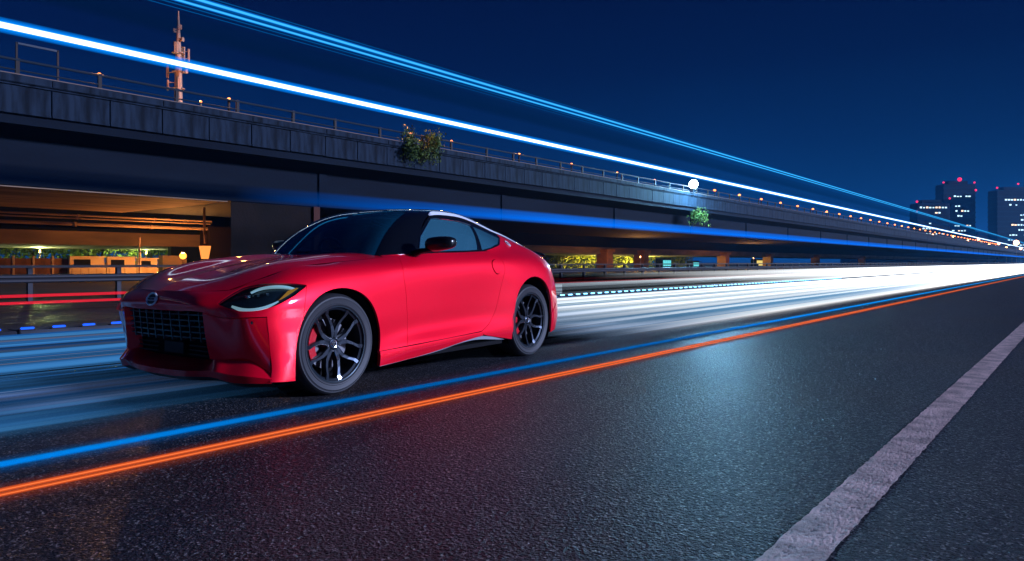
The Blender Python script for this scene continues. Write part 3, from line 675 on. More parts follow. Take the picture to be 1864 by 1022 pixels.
tgl = uvloop(GT, [('uv', [(GT.ku[-3]+.08, 0), (GT.ku[-3]+.05, TS[2]), (GT.ku[-3], TS[3]+.02), (GT.ku[-3], TS[4])]), vline(GT, TS[4], GT.ku[-3], GT.ku[-1], 12), ('uv', [(GT.ku[-1], 0)])])
put_joined('tailgate', mirror_join(panel_geo(GT, [tgl], gap=0, flange=.015)), M['paint'], sign=gs1)
# deck filler from tailgate edge to the tail skin
E1 = GT.ev(np.c_[np.full(12, GT.ku[-1]), np.linspace(0, TS[4], 12)]); uu = np.linspace(NS.ku[-1], NS.ku[17], 12); E2 = NS.ev(np.c_[uu, np.full(12, VT)])
for s in (1,):
    V = []; F = []
    for s in (1, -1):
        b = len(V); t = np.array([1, s, 1]); V += list(E1*t)+list(E2*t)
        for i in range(11): F.append((b+i, b+i+1, b+12+i+1, b+12+i))
    o = MB(); o.add(V, F).build('tail_deck', M['paint'], car, smooth=True)
# spoiler lip
mb = MB(); q = [(-3.20, .66, 1.000), (-3.27, .50, 1.030), (-3.33, .25, 1.045), (-3.35, 0, 1.05)]; q = q+[(x, -y, z) for x, y, z in q[:-1][::-1]]
mb.tube([Vector(p) for p in spl(q, 4)], [.006]+[.02]*23+[.006], 8); mb.build('spoiler', M['black'], car, True)
# --- side glass, quarter glass, black belt trim
gsg = GS.o
wl = uvloop(GS, [('p', O['win'])]); ql = uvloop(GS, [('p', O['qwin'])])
frame = uvloop(GS, [vline(GS, 0, 0, U(GS, (-2.02, .803, 1.037))[0], 30), ('p', spl(qwq[::-1], 5)), vline(GS, GS.kv[-1]-.004, U(GS, (-2.36, .60, 1.22))[0], GS.ku[1], 40), ('uv', [(0, GS.kv[-1])])])
put('window_frame', panel_geo(GS, [frame, wl, ql], gap=.001, flange=.012, step=.03, off=-.003), M['black'], sign=1)
put('side_window', panel_geo(GS, [wl], gap=-.002, flange=0, off=-.008), M['side_glass'], sign=1)
put('quarter_window', panel_geo(GS, [ql], gap=-.002, flange=0, off=-.008), M['side_glass'], sign=1)
# bright seal lines round the door glass
for s in (1, -1):
    w = spl(O['win'], 1); w = np.array(O['win']); uvw = GS.inv(w, (0, 1, 2)); W = GS.ev(uvw)+GS.nrm(uvw)*gsg*.001
    W = W*np.array([1, s, 1]); mb = MB(); mb.tube([Vector(p) for p in W[:7]], .0035, 6); mb.build('window_seal', M['chrome'], car, True)
# silver roof rail strip
tr = spl(O['trim'], 6); uvt = GT.inv(tr, (0, 1, 2)); PT = GT.ev(uvt); k = len(PT)
tt = np.linspace(0, 1, k); wd = .034*(1-.55*tt)*np.clip(tt*14, .25, 1)
V = []; F = []
for i, p in enumerate(PT):
    V += [p+np.array([0, .004, .004]), p+np.array([0, .012, -wd[i]*.25]), p+np.array([0, -.012, wd[i]*.62+.003]), p+np.array([0, -.03, wd[i]*.5])]
for i in range(k-1):
    for a, b in ((0, 1), (2, 0), (3, 2)): F.append((4*i+a, 4*i+b, 4*i+4+b, 4*i+4+a))
for s in (1, -1):
    mb = MB(); mb.add([(x, y*s, z) for x, y, z in V], F); mb.build('roof_rail_trim', M['silver'], car, True)
# --- front fascia
FA = Net([
 [(.758,.483,.603),(.742,.488,.46),(.718,.505,.300)],
 [(.708,.600,.572),(.685,.605,.45),(.655,.612,.300)],
 [(.650,.770,.570),(.628,.755,.44),(.597,.747,.300)],
 [(.554,.868,.575),(.543,.872,.43),(.528,.872,.215)],
])
orient(FA, 0)
def rect(net): return uvloop(net, [vline(net, net.kv[0], net.ku[0], net.ku[-1], 14), uline(net, net.ku[-1], net.kv[0], net.kv[-1], 10), vline(net, net.kv[-1], net.ku[-1], net.ku[0], 14), uline(net, net.ku[0], net.kv[-1], net.kv[0], 10)])
put('fascia_panel', panel_geo(FA, [rect(FA)], gap=0, flange=.10), M['paint'], sign=1)
SPc = [  # back, front edge, under edge
 [(.66,0,.268),(.790,0,.212),(.770,0,.170)],
 [(.655,.25,.270),(.778,.25,.213),(.755,.25,.170)],
 [(.660,.45,.285),(.750,.45,.222),(.722,.44,.180)],
 [(.712,.505,.316),(.726,.54,.226),(.700,.53,.178)],
 [(.660,.612,.315),(.700,.63,.214),(.680,.63,.160)],
 [(.600,.747,.316),(.632,.785,.200),(.610,.785,.152)],
 [(.524,.866,.245),(.535,.895,.180),(.530,.885,.150)]]
def lin_strip(name, A, B, m, n=6, mirror=True, par=None):
    A = spl(A, n); B = spl(B, n); k = len(A); V = list(A)+list(B)
    if mirror: V += [p*np.array([1, -1, 1]) for p in V]
    F = [(i, i+1, k+i+1, k+i) for i in range(k-1)]
    if mirror: F += [tuple(2*k+j for j in f[::-1]) for f in F]
    mb = MB(); mb.add(V, F)
    if mirror:
        o = mb.build(name, m, par or car, True); bm = bmesh.new(); bm.from_mesh(o.data); bmesh.ops.remove_doubles(bm, verts=bm.verts, dist=.0005); bmesh.ops.recalc_face_normals(bm, faces=bm.faces); bm.to_mesh(o.data); bm.free(); return o
    return mb.build(name, m, par or car, True)
lin_strip('splitter', [(c[0][0]-.030, c[0][1]*.985, c[0][2]+.006) for c in SPc], [c[1] for c in SPc], M['paint'])
lin_strip('splitter_edge', [c[1] for c in SPc], [c[2] for c in SPc], M['paint'])
lin_strip('chin', [(x, y, z) for x, y, z in [c[2] for c in SPc]], [(x-.07, y*.97, z-.035) for x, y, z in [c[2] for c in SPc]], M['plast'])
lin_strip('grille_lip', [(.784,0,.605),(.779,.27,.605),(.765,.487,.605)], [(.70,0,.598),(.69,.27,.598),(.67,.47,.598)], M['paint'])
lin_strip('grille_backing', [(.66,0,.61),(.65,.27,.61),(.63,.50,.61)], [(.60,0,.26),(.60,.27,.26),(.60,.50,.26)], M['dark'])
def gx(y): return .756-.14*y*y
ys = np.linspace(-.475, .475, 31)
zs = [.582, .543, .504, .465, .428]
for z in zs:
    mb = MB(); V = []; F = []
    for y in ys:
        x = gx(y)-(.60-z)*.12
        V += [(x, y, z+.004), (x, y, z-.004), (x-.03, y, z-.010), (x-.03, y, z+.010)]
    for i in range(len(ys)-1):
        for a in range(4): b = (a+1) % 4; F.append((4*i+a, 4*i+b, 4*i+4+b, 4*i+4+a))
    mb.add(V, F).build('grille_slat', M['slat'], car)
for y in np.linspace(-.40, .40, 9):
    mb = MB(); x = gx(y); V = []
    mb.add([(x+.002, y-.004, .60), (x+.002, y+.004, .60), (x-.018, y+.004, .405), (x-.018, y-.004, .405), (x-.03, y-.012, .60), (x-.03, y+.012, .60), (x-.05, y+.012, .405), (x-.05, y-.012, .405)],
           [(0, 1, 2, 3), (4, 7, 6, 5), (0, 4, 5, 1), (3, 2, 6, 7), (0, 3, 7, 4), (1, 5, 6, 2)]); mb.build('grille_bar', M['slat'], car)
mb = MB(); mb.box(.645, .665, -.12, .12, .30, .385); bevel(mb.build('intake_plate', M['plast'], car), .006)
for z in (.305, .335, .365):
    for s in (1, -1):
        mb = MB(); mb.box(.66, .668, *(sorted((s*.19, s*.44))), z-.004, z+.004); mb.build('intake_slat', M['plast'], car)
mb = MB(); mb.lathe([(0, .004), (.010, .003), (.011, 0)], 14, axis='x'); sn = mb.build('parking_sensor', M['black'], car, True); sn.location = (.63, .82, .545)
# --- badge on the nose: oval ring with a name bar
def text_mesh(txt, size, depth, m, parent, M4, name='lettering'):
    cu = bpy.data.curves.new('t', 'FONT'); cu.body = txt; cu.size = size; cu.extrude = depth; cu.align_x = 'CENTER'; cu.align_y = 'CENTER'; cu.resolution_u = 2
    to = bpy.data.objects.new('t', cu); COL.objects.link(to); dg = bpy.context.evaluated_depsgraph_get(); me = bpy.data.meshes.new_from_object(to.evaluated_get(dg))
    bpy.data.objects.remove(to); me.transform(M4); me.materials.clear(); me.materials.append(m); o = bpy.data.objects.new(name, me); COL.objects.link(o); o.parent = parent; return o
bx = empty('badge', (.818, 0, .680)); bx.parent = car; bx.rotation_euler = (0, R(-16), 0)
mb = MB(); mb.lathe([(0, 0), (.052, 0), (.053, .003), (.040, .003), (0, .002)], 28, axis='x'); b0 = mb.build('badge_disc', M['slat'], bx, True); b0.scale = (1, 1.12, .78)
mb = MB(); mb.tube([(.004, .058*math.cos(t), .041*math.sin(t)) for t in np.linspace(0, 2*math.pi, 33)], .0065, 6); mb.build('badge_ring', M['silver'], bx, True)
mb = MB(); mb.box(.002, .009, -.066, .066, -.012, .012); bevel(mb.build('badge_bar', M['silver'], bx), .002)
text_mesh('NISSAN', .023, .001, M['plast'], bx, Matrix.Translation((.0105, 0, 0)) @ Matrix(((0, 0, 1, 0), (1, 0, 0, 0), (0, 1, 0, 0), (0, 0, 0, 1))), 'badge_letters')
# pillar badge
for s in (1, -1):
    ce = empty('pillar_badge', (-2.417, s*.706, 1.115)); ce.parent = car
    nn = QN.nrm(QN.inv([(-2.417, .702, 1.115)], (0, 1, 2)))[0]*qs; nn = Vector(nn*np.array([1, s, 1])); ce.rotation_euler = nn.to_track_quat('Z', 'Y').to_euler()
    mb = MB(); mb.tube([(.026*math.cos(t), .038*math.sin(t), .003) for t in np.linspace(0, 2*math.pi, 25)], .004, 6); mb.build('badge_ring', M['silver'], ce, True)
    ax = Vector((-1, 0, 0)) if s > 0 else Vector((1, 0, 0))
    loc = ce.rotation_euler.to_matrix().inverted() @ ax; an = math.atan2(loc.y, loc.x)
    text_mesh('Z', .07, .003, M['silver'], ce, Matrix.Translation((0, 0, .004)) @ Matrix.Rotation(an, 4, 'Z'), 'badge_letter')
# --- mirrors
for s in (1, -1):
    mr = empty('door_mirror', (-.98, s*1.0, 1.082)); mr.parent = car
    V = []; F = []; nu, nv = 20, 12
    for i in range(nu+1):
        th = math.pi*i/nu
        for j in range(nv):
            ph = 2*math.pi*j/nv; ct = abs(math.cos(th))**.8*math.copysign(1, math.cos(th)); st = math.sin(th)**.55
            a = math.cos(ph); b = math.sin(ph); sa = abs(a)**.75*math.copysign(1, a); sb = abs(b)**.75*math.copysign(1, b)
            x = .075*sa*st*(1 if sa > 0 else .75); y = s*.122*ct; z = .060*sb*st*(1.0+.14*(-ct))
            V.append((x-.02-.10*(ct*.5+.5)*.55, y, z+.01*ct))
    for i in range(nu):
        for j in range(nv): j2 = (j+1) % nv; F.append((i*nv+j, i*nv+j2, (i+1)*nv+j2, (i+1)*nv+j))
    mb = MB(); mb.add(V, F); mb.build('mirror_shell', M['mirror'], mr, True)
    mb = MB(); mb.tube([(.06, s*-.20, -.085), (.04, s*-.13, -.06), (-.01, s*-.05, -.045)], [.030, .022, .016], 8); mb.build('mirror_stalk', M['plast'], mr, True)
# --- wheels
def wheel_parts():
    root = empty('wheel', (0, 0, 0)); root.parent = car
    Rt = .355; Rr = .262
    prof = [(Rr-.004, .105), (Rr+.012, .118), (Rr+.016, .121), (Rr+.022, .1215), (Rr+.026, .118), (Rr+.050, .122), (Rr+.056, .1235), (Rr+.060, .1205), (Rt-.026, .117), (Rt-.020, .118), (Rt-.016, .112), (Rt-.008, .100), (Rt, .080), (Rt+.001, .04), (Rt+.001, -.04), (Rt, -.08), (Rt-.012, -.108), (Rr+.05, -.12), (Rr, -.11), (Rr-.02, -.10), (Rr-.03, .0), (Rr-.004, .105)]
    mb = MB(); mb.lathe(prof, 72); ty = mb.build('tyre', M['rubber'], root, True)
    for k in (-.045, -.015, .015, .045):
        mb = MB(); mb.lathe([(Rt+.0016, k-.004), (Rt+.0022, k), (Rt+.0016, k+.004)], 64); mb.build('tread_groove', M['dark'], ty, True)
    mb = MB(); mb.lathe([(Rr-.002, .112), (Rr+.006, .112), (Rr+.006, .104), (Rr-.02, .09), (Rr-.028, .02), (Rr-.03, -.1), (Rr, -.108)], 72); rm = mb.build('rim', M['rim'], root, True)
    mb = MB(); mb.lathe([(Rr-.001, .1135), (Rr+.003, .1145), (Rr+.006, .1125)], 72); mb.build('rim_edge', M['slat'], rm, True)
    # hub
    mb = MB(); mb.lathe([(0, .080), (.030, .080), (.036, .076), (.050, .070), (.062, .055), (.066, .02), (.066, -.04)], 36); mb.build('hub', M['rim'], rm, True)
    mb = MB(); mb.lathe([(.0, .083), (.022, .083), (.026, .081), (.028, .078)], 28); mb.build('hub_cap', M['plast'], rm, True)
    mb = MB(); mb.lathe([(.022, .0835), (.026, .0845), (.029, .081)], 28); mb.build('hub_ring', M['cut'], rm, True)
    text_mesh('Z', .034, .0012, M['cut'], rm, Matrix.Translation((0, .0845, 0)) @ Matrix(((-1, 0, 0, 0), (0, 0, 1, 0), (0, 1, 0, 0), (0, 0, 0, 1))), 'cap_letter')
    # five forked spokes
    for k in range(5):
        a0 = 2*math.pi*k/5+R(22)
        for sgn2 in (1, -1):
            pr_ = [(.040, .006, .078, .020), (.085, .014, .080, .020), (.125, .026, .080, .016), (.165, .052, .084, .015), (.205, .088, .092, .017), (.238, .098, .102, .020)]
            V = []; F = []
            for r, off, yy, w in pr_:
                for (dw, dy) in ((-w, -.012), (-w*.75, 0), (w*.75, 0), (w, -.012), (w*.8, -.05), (-w*.8, -.05)):
                    x, z = r, sgn2*off+dw; V.append((x*math.cos(a0)-z*math.sin(a0), yy+dy, x*math.sin(a0)+z*math.cos(a0)))
            m6 = 6
            for i in range(len(pr_)-1):
                for j in range(m6): j2 = (j+1) % m6; F.append((i*m6+j, i*m6+j2, (i+1)*m6+j2, (i+1)*m6+j))
            F.append(tuple(range(m6)))
            mb = MB(); mb.add(V, F); mb.build('spoke', M['rim'], rm, False)
            if k in (0, 3):
                pts = []
                for r, off, yy, w in pr_:
                    x, z = r, sgn2*(off+w*.8); pts.append((x*math.cos(a0)-z*math.sin(a0), yy+.001, x*math.sin(a0)+z*math.cos(a0)))
                mb = MB(); mb.tube(pts, .0022, 5); mb.build('machined_edge', M['cut'], rm, True)
    for k in range(5):
        a = 2*math.pi*k/5+R(58); mb = MB(); mb.lathe([(0, .076), (.006, .076), (.007, .06)], 8, c=(.048*math.cos(a), 0, .048*math.sin(a))); mb.build('wheel_nut', M['cut'], rm)
    mb = MB(); mb.lathe([(.07, .012), (.178, .012), (.178, -.014), (.07, -.014)], 48); mb.build('brake_disc', M['disc'], root, True)
    mb = MB()
    aa = np.linspace(R(-34), R(34), 9)
    V = []; F = []
    for a in aa:
        for r, y in ((.145, .045), (.150, .058), (.205, .058), (.212, .045), (.212, -.03), (.145, -.03)):
            V.append((r*math.cos(a), y, r*math.sin(a)))
    for i in range(8):
        for j in range(6): j2 = (j+1) % 6; F.append((6*i+j, 6*i+j2, 6*i+6+j2, 6*i+6+j))
    F += [tuple(range(6)), tuple(range(48, 54))]
    mb.add(V, F); cl = mb.build('brake_caliper', M['calip'], root, True)
    bmd = MB(); bmd.lathe([(0, -.06), (.245, -.06), (.25, -.09)], 40); bmd.build('wheel_backing', M['dark'], root)
    return root
w0 = wheel_parts()
def copy_tree(o, parent):
    c = o.copy(); COL.objects.link(c); c.parent = parent
    for ch in list(o.children): copy_tree(ch, c)
    return c
def set_wheel(w, x, y, side, ca):
    w.location = (x, y, .355); w.scale = (1, side, 1)
    for ch in w.children:
        if ch.name.startswith('brake_caliper'): ch.rotation_euler = (0, ca, 0)
for i, (x, y, s, ca, spin) in enumerate(((0, .795, 1, R(-8), 0), (0, -.795, -1, R(-8), .3), (-2.51, .800, 1, R(20), .25), (-2.51, -.800, -1, R(20), .6))):
    w = w0 if i == 0 else copy_tree(w0, car)
    set_wheel(w, x, y, s, ca)
    for ch in w.children:
        if ch.name.startswith('rim'): ch.rotation_euler = (0, spin, 0)
# --- wheel wells, floor, cabin
for x, zc, rr in ((0.0, .355, .40), (-2.51, .37, .415)):
    for s in (1, -1):
        mb = MB(); c = (x, s*.60, zc)
        mb.lathe([(rr*.9, -.0), (rr, .0), (rr, s*.30)], 24, c=c, a0=-.55, a1=math.pi+.55); mb.lathe([(0, 0), (rr, 0)], 24, c=c); mb.build('wheel_arch_liner', M['dark'], car)
mb = MB(); mb.box(-3.2, .60, -.60, .60, .16, .22); mb.box(-2.08, -.42, -.87, .87, .165, .20); mb.box(.40, .48, -.74, .74, .20, .55); mb.box(-3.2, -2.95, -.70, .70, .22, .6); mb.build('underbody', M['dark'], car)
mb = MB(); mb.box(-2.6, -.55, -.78, .78, .22, .80); mb.box(-.80, -.62, -.70, .70, .80, .955); mb.box(-2.9, -2.1, -.62, .62, .80, 1.0); mb.build('cabin_floor', M['dark'], car)
mb = MB(); mb.box(-1.05, -.72, -.66, .66, .80, .985); bevel(mb.build('dashboard', M['plast'], car), .05, 3)
for s in (1, -1):
    st = empty('seat', (-1.55, s*.37, .80)); st.parent = car
    mb = MB(); mb.box(-.25, .25, -.24, .24, -.12, .02); bevel(mb.build('seat_cushion', M['seat'], st), .05, 3)
    mb = MB(); mb.box(-.07, .07, -.24, .24, 0, .40, Matrix.Translation((-.28, 0, 0)) @ Matrix.Rotation(R(-20), 4, 'Y')); bevel(mb.build('seat_back', M['seat'], st), .05, 3)
    mb = MB(); mb.box(-.045, .045, -.12, .12, .36, .52, Matrix.Translation((-.31, 0, 0)) @ Matrix.Rotation(R(-18), 4, 'Y')); bevel(mb.build('headrest', M['beige'], st), .03, 3)
sw = empty('steering_wheel', (-1.12, -.37, .985)); sw.parent = car; sw.rotation_euler = (0, R(-68), 0)
mb = MB(); mb.tube([(.18*math.cos(t), .18*math.sin(t), 0) for t in np.linspace(0, 2*math.pi, 29)], .017, 8); mb.build('steering_rim', M['plast'], sw, True)
mb = MB(); mb.box(-.05, .05, -.07, .07, -.03, .01); mb.box(-.012, .012, -.17, .17, -.012, .002); bevel(mb.build('steering_hub', M['plast'], sw), .004)
mb = MB(); mb.box(-.03, .0, -.10, .10, 0, .05, Matrix.Translation((-1.12, 0, 1.27))); bevel(mb.build('rear_view_mirror', M['plast'], car), .01)
for s in (1, -1):   # wipers
    mb = MB(); mb.tube([(-.52, s*.05-.1, 1.012), (-.60, s*.05+.25, 1.035), (-.66, s*.05+.45, 1.05)], .007, 6); mb.build('wiper', M['plast'], car, True)
# cowl corner between bonnet, wing and pillar
cc = NS.ev(np.c_[np.linspace(ud_t[0]-.16, NS.ku[12]-.18, 8), np.full(8, VT)]); hh = GT.ev(np.c_[np.full(8, u0g), np.linspace(TS[3], TS[4], 8)])
for s in (1, -1):
    mb = MB(); t = np.array([1, s, 1]); A = [tuple(p*t) for p in cc]; B = [tuple(p*t) for p in hh]; mb.add(A+B, [(i, i+1, 8+i+1, 8+i) for i in range(7)]); mb.build('cowl_corner', M['paint'], car, True)

# ================================================================== planting
def leaf_geo(n, fn, size, seed=0):
    g = np.random.default_rng(seed); V = np.zeros((n*4, 3)); F = []
    P = fn(g, n); a = g.normal(size=(n, 3)); a /= np.linalg.norm(a, axis=1, keepdims=True); b = np.cross(a, g.normal(size=(n, 3))); b /= np.linalg.norm(b, axis=1, keepdims=True)
    s = size*g.uniform(.6, 1.4, (n, 1))
    V[0::4] = P-a*s*.5; V[1::4] = P+b*s*.28; V[2::4] = P+a*s*.5; V[3::4] = P-b*s*.28
    F = np.arange(n*4).reshape(n, 4); return V, F
def leafmat(name, c1, c2): 
    m = mat(name, c1, .6, noise=(.9, c2, .35, .68)); return m
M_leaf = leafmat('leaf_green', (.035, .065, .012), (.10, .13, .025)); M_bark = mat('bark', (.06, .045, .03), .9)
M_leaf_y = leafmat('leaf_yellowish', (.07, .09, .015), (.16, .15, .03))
def clumps(g, n, k, ext, sp):
    C = g.uniform(-1, 1, (k, 3))*ext; C[:, 2] = np.abs(C[:, 2]); return C[g.integers(0, k, n)]+g.normal(size=(n, 3))*sp
def tree(loc, r, h, n, size, m, label, group=None, seed=0, cat='tree', name='tree', trunk=True):
    t = empty(name, loc, label=label, cat=cat, group=group)
    def fn(g, n):
        P = clumps(g, n, 16, np.array([r*.8, r*.8, (h)*.40]), r*.22); P[:, 2] += h*.38; P[:, 2] = np.clip(P[:, 2], .1, h*1.1); return P
    V, F = leaf_geo(n, fn, size, seed); mesh_obj('crown', V, F, m, t)
    g = random.Random(seed); mb = MB(); mb.tube([(0, 0, -.1), (.05*r, 0, h*.3), (0, .08*r, h*.65)], [h*.035, h*.022, h*.01], 7)
    for k in range(6):
        a = g.uniform(0, 6.28); z0 = h*g.uniform(.2, .5); mb.tube([(0, 0, z0), (math.cos(a)*r*.45, math.sin(a)*r*.45, z0+h*.2), (math.cos(a)*r*.75, math.sin(a)*r*.75, z0+h*.3)], [h*.014, h*.009, h*.004], 5)
    mb.build('trunk', M_bark, t, True); return t
tl_lab = ['dark leafy tree behind the brown fence at the left edge of the photo', 'leafy green tree lit from below behind the brown boarded fence', 'bushy tree behind the left end of the bright low wall', 'bushy green tree behind the middle of the bright low wall', 'yellow-green tree behind the bright low wall, nearest the street lamp']
for i, (x, y) in enumerate([(-66, 15.5), (-67, 20.5), (-66, 25.5), (-68, 30.5), (-66, 35.5)]):
    tree((x, y, 0), 3.2, 5.5, 5200, .34, M_leaf, tl_lab[i], 'trees beyond the low ramp', 30+i)
hl_lab = ['yellow-lit shrub beside the tail of the car, below the ramp', 'yellow-lit shrub left of the two brown columns, second from the car', 'yellow-lit shrub just left of the nearer brown column', 'yellow-lit shrub seen between the two brown columns', 'greenish shrub just right of the farther brown column', 'dim green shrub far along under the ramp, left of the third column']
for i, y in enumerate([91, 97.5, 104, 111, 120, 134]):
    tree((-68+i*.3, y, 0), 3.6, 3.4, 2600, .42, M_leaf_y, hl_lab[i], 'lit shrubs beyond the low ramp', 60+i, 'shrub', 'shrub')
# bush rooted in the parapet
def bfn(g, n):
    P = clumps(g, n, 12, np.array([.45, .95, .9]), .22); P[:, 2] -= .5; return P
bt = empty('parapet_bush', (BX+.22, 26.6, 7.2), label='leafy bush growing out of the panelled parapet of the elevated highway', cat='bush')
V, F = leaf_geo(3000, bfn, .13, 5); mesh_obj('foliage', V, F, M_leaf, bt); 
mb = MB()
for k in range(9):
    a = random.uniform(-1.1, 1.1); mb.tube([(-.15, 0, -1.0), (.05, a*.4, -.3), (.1, a, random.uniform(.3, 1.1))], [.03, .02, .006], 5)
mb.build('stems', M_bark, bt)
def bfn2(g, n):
    P = clumps(g, n, 9, np.array([.35, .9, .9]), .25); P[:, 2] -= 1.2; return P
bt = empty('parapet_bush', (BX+.25, 61.5, 5.9), label='thin straggly bush hanging from the parapet below the bright white lamp', cat='bush')
V, F = leaf_geo(900, bfn2, .16, 8); mesh_obj('foliage', V, F, M_leaf, bt); mb = MB()
for k in range(5): mb.tube([(-.2, 0, 0), (.1, random.uniform(-.6, .6), -.6), (.15, random.uniform(-1, 1), -1.2)], [.03, .02, .008], 5)
mb.build('stems', M_bark, bt)

# ================================================================== things under and behind the highway, left
M_bright = mat('pale_rendered_wall', (.50, .40, .28), .7, noise=(1.6, (.36, .27, .18), .4, .75), bump=(9, .4), bdist=.02)
M_board = mat('brown_fence_board', (.16, .08, .045), .8, noise=(3, (.09, .05, .03), .35, .7, (1, 1, .3)))
M_fpost = mat('pale_fence_post', (.40, .30, .20), .7)
fn_ = empty('boarded_fence', (-44.6, 0, 0), label='brown boarded fence with pale posts at the left edge under the highway', cat='fence')
p0 = b0 = None
for i in range(11):
    y = 5.4+i*.93
    if p0 is None: p0 = MB().box(-.06, .06, -.05, .05, 0, 1.28).build('post', M_fpost, fn_); p0.location = (0, y, 0); b0 = MB().box(-.03, .01, .05, .86, .30, 1.15).build('board', M_board, fn_); b0.location = (0, y, 0); r0 = MB().box(.01, .04, .05, .88, .2, .28).build('rail', M_fpost, fn_); r0.location = (0, y, 0)
    else: share('post', p0, fn_, (0, y, 0)); share('board', b0, fn_, (0, y, 0)); share('rail', r0, fn_, (0, y, 0))
lw = empty('low_wall', (-44.2, 0, 0), label='bright low pale wall with dark window-like openings, lit by the street lamp', cat='wall')
segs = [(15.4, 17.3, .62, 1.22), (17.35, 19.0, .62, 1.20), (19.05, 20.3, .60, 1.14)]
for k, (a, b, c, d) in enumerate(segs):
    MB().box(-.3, 0, a, b, -.05, c).build('wall_block', M_bright, lw); MB().box(-.3, -.08, a+.05, b-.05, c, d).build('upper_block', M_bright, lw); MB().box(-.34, .05, a, b, d, d+.06).build('cap', M_bright, lw)
    n = int((b-a)/.42)
    for j in range(n):
        y = a+.12+j*.42; MB().box(-.02, .02, y, y+.05, .02, c-.04).build('rib', M_fpost, lw)
    MB().box(-.10, -.06, a+.25, a+.25+(b-a)*.45, c+.12, d-.12).build('opening', M_conc2, lw)
MB().box(-.5, .1, 20.5, 22.0, 0, 1.35).build('end_block', M_warm, lw)
# street lamp with the orange bulb, cabinet lamp and posts
M_bulb = emat('sodium_bulb', (1.0, .32, .04), 4); M_orange = emat('orange_bulb', (1.0, .22, .05), 5); M_pole = mat('lamp_pole', (.20, .13, .09), .5)
def plight(name, loc, e, col, size=.1, parent=None):
    l = bpy.data.lights.new(name, 'POINT'); l.energy = e; l.color = col; l.shadow_soft_size = size; o = bpy.data.objects.new(name, l); COL.objects.link(o); o.location = loc; o.parent = parent; return o
def lamp_post(loc, h, label, m=M_bulb, r=.12, e=0, col=(1, .45, .12), group=None, name='street_lamp'):
    t = empty(name, loc, label=label, cat='street lamp', group=group)
    MB().tube([(0, 0, 0), (0, 0, h-.08)], [.045, .03], 8).build('pole', M_pole, t, True); MB().lathe([(0, h-.1), (.07, h-.1), (.05, h-.04)], 10, axis='z').build('lamp_collar', M_pole, t, True)
    MB().ball((0, 0, h+.03), r, 14, 8).build('bulb', m, t, True)
    if e: plight('bulb_light', (0, 0, h+r+.06), e, col, .12, t)
    return t
lamp_post((-40.0, 19.73, 0), 1.27, 'brightest orange street lamp under the highway, just above the car bonnet', e=2400, r=.19, col=(1, .38, .09))
t = empty('lamp_hood', (-33.2, 17.45, 1.10), label='glowing orange hooded lamp hanging on a bent pipe beside the brown pier', cat='lamp')
mb = MB(); mb.add([(-.12, -.12, 0), (.12, -.12, 0), (.12, .12, 0), (-.12, .12, 0), (-.2, -.2, .62), (.2, -.2, .62), (.2, .2, .62), (-.2, .2, .62)], [(0, 3, 2, 1), (4, 5, 6, 7), (0, 1, 5, 4), (1, 2, 6, 5), (2, 3, 7, 6), (3, 0, 4, 7)])
mb.build('glowing_shade', emat('lamp_shade_glow', (1, .30, .06), 1.4), t)
MB().tube([(0, 0, .72), (0, 0, 1.1), (-.25, .1, 1.3), (-.25, .1, 2.5)], .06, 8).build('hanging_pipe', M_pipe, t, True)
plight('hood_light', (.1, -.6, .2), 90, (1, .36, .09), .2, t)
t = empty('pipe_column', (-40.8, 17.7, 0), label='thin pale upright pole left of the brightest orange street lamp', cat='pole')
MB().tube([(0, 0, -.03), (0, 0, 2.3)], .05, 8).build('pole_shaft', mat('pale_pole', (.4, .25, .2), .6), t, True); MB().box(-.09, .09, -.09, .09, -.03, .1).build('pole_foot', M_pole, t)
lamp_post((-57, 18, 0), 1.7, 'small dim lamp post in front of the trees beyond the ramp', r=.06, e=2600, col=(.9, 1, .35))
lamp_post((-61, 27, 0), 1.7, 'second small lamp post before the trees, nearer the street lamp', r=.06, e=2600, col=(.9, 1, .35))
lamp_post((-60.5, 97, 0), 1.6, 'small yellow lamp post in front of the lit shrubs by the car tail', r=.06, e=14000, col=(1, .8, .14))
lamp_post((-60.5, 112, 0), 1.6, 'small yellow lamp post in front of the shrubs between the columns', r=.06, e=14000, col=(1, .8, .14))
lamp_post((-38.5, 70, 0), 1.5, 'small orange lamp post in front of the two brown columns', M_orange, r=.07, e=1500, col=(1, .42, .12))
lamp_post((-38.5, 104, 0), 1.5, 'small orange lamp post in front of the third column', M_orange, r=.07, e=1500, col=(1, .42, .12))
# small lamps along the railing
r0 = None
ys_ = [10.83, 15.9, 26.3, 29.4, 35.6, 41.5, 47.7, 53.8]+[66+6.3*i for i in range(44)]
for i, y in enumerate(ys_):
    t = empty('railing_lamp', (BX-.25, y, 7.72), label='small orange lamp on the highway railing, one of the row shrinking into the distance', cat='lamp', group='small orange lamps along the highway railing')
    if r0 is None:
        a = MB().box(-.04, .04, -.04, .04, -.5, .02).build('bracket', M_post, t); b = MB().ball((0, 0, .10), .075, 10, 6, (1, 1, .8)).build('bulb', M_orange, t, True); r0 = (a, b)
    else:
        share('bracket', r0[0], t); share('bulb', r0[1], t, sc=(1, 1, 1) if y < 60 else (1.5+y/260,)*3)
    if i < 8: plight('bulb_light', (.1, 0, .30), 160 if i == 2 else 75, (1, .38, .10), .08, t)
    if i in (9, 14, 22): plight('bulb_light', (.1, 0, .4), 120, (1, .38, .10), .1, t)
RL = [q for q in bpy.data.objects if q.name.startswith('railing_lamp') and q.parent is None]; RL.sort(key=lambda q: q.location.y)
for i, w in enumerate('first second third fourth fifth sixth seventh eighth ninth tenth eleventh twelfth'.split()): RL[i]['label'] = w+' small orange lamp on the highway railing, counted from the left edge'
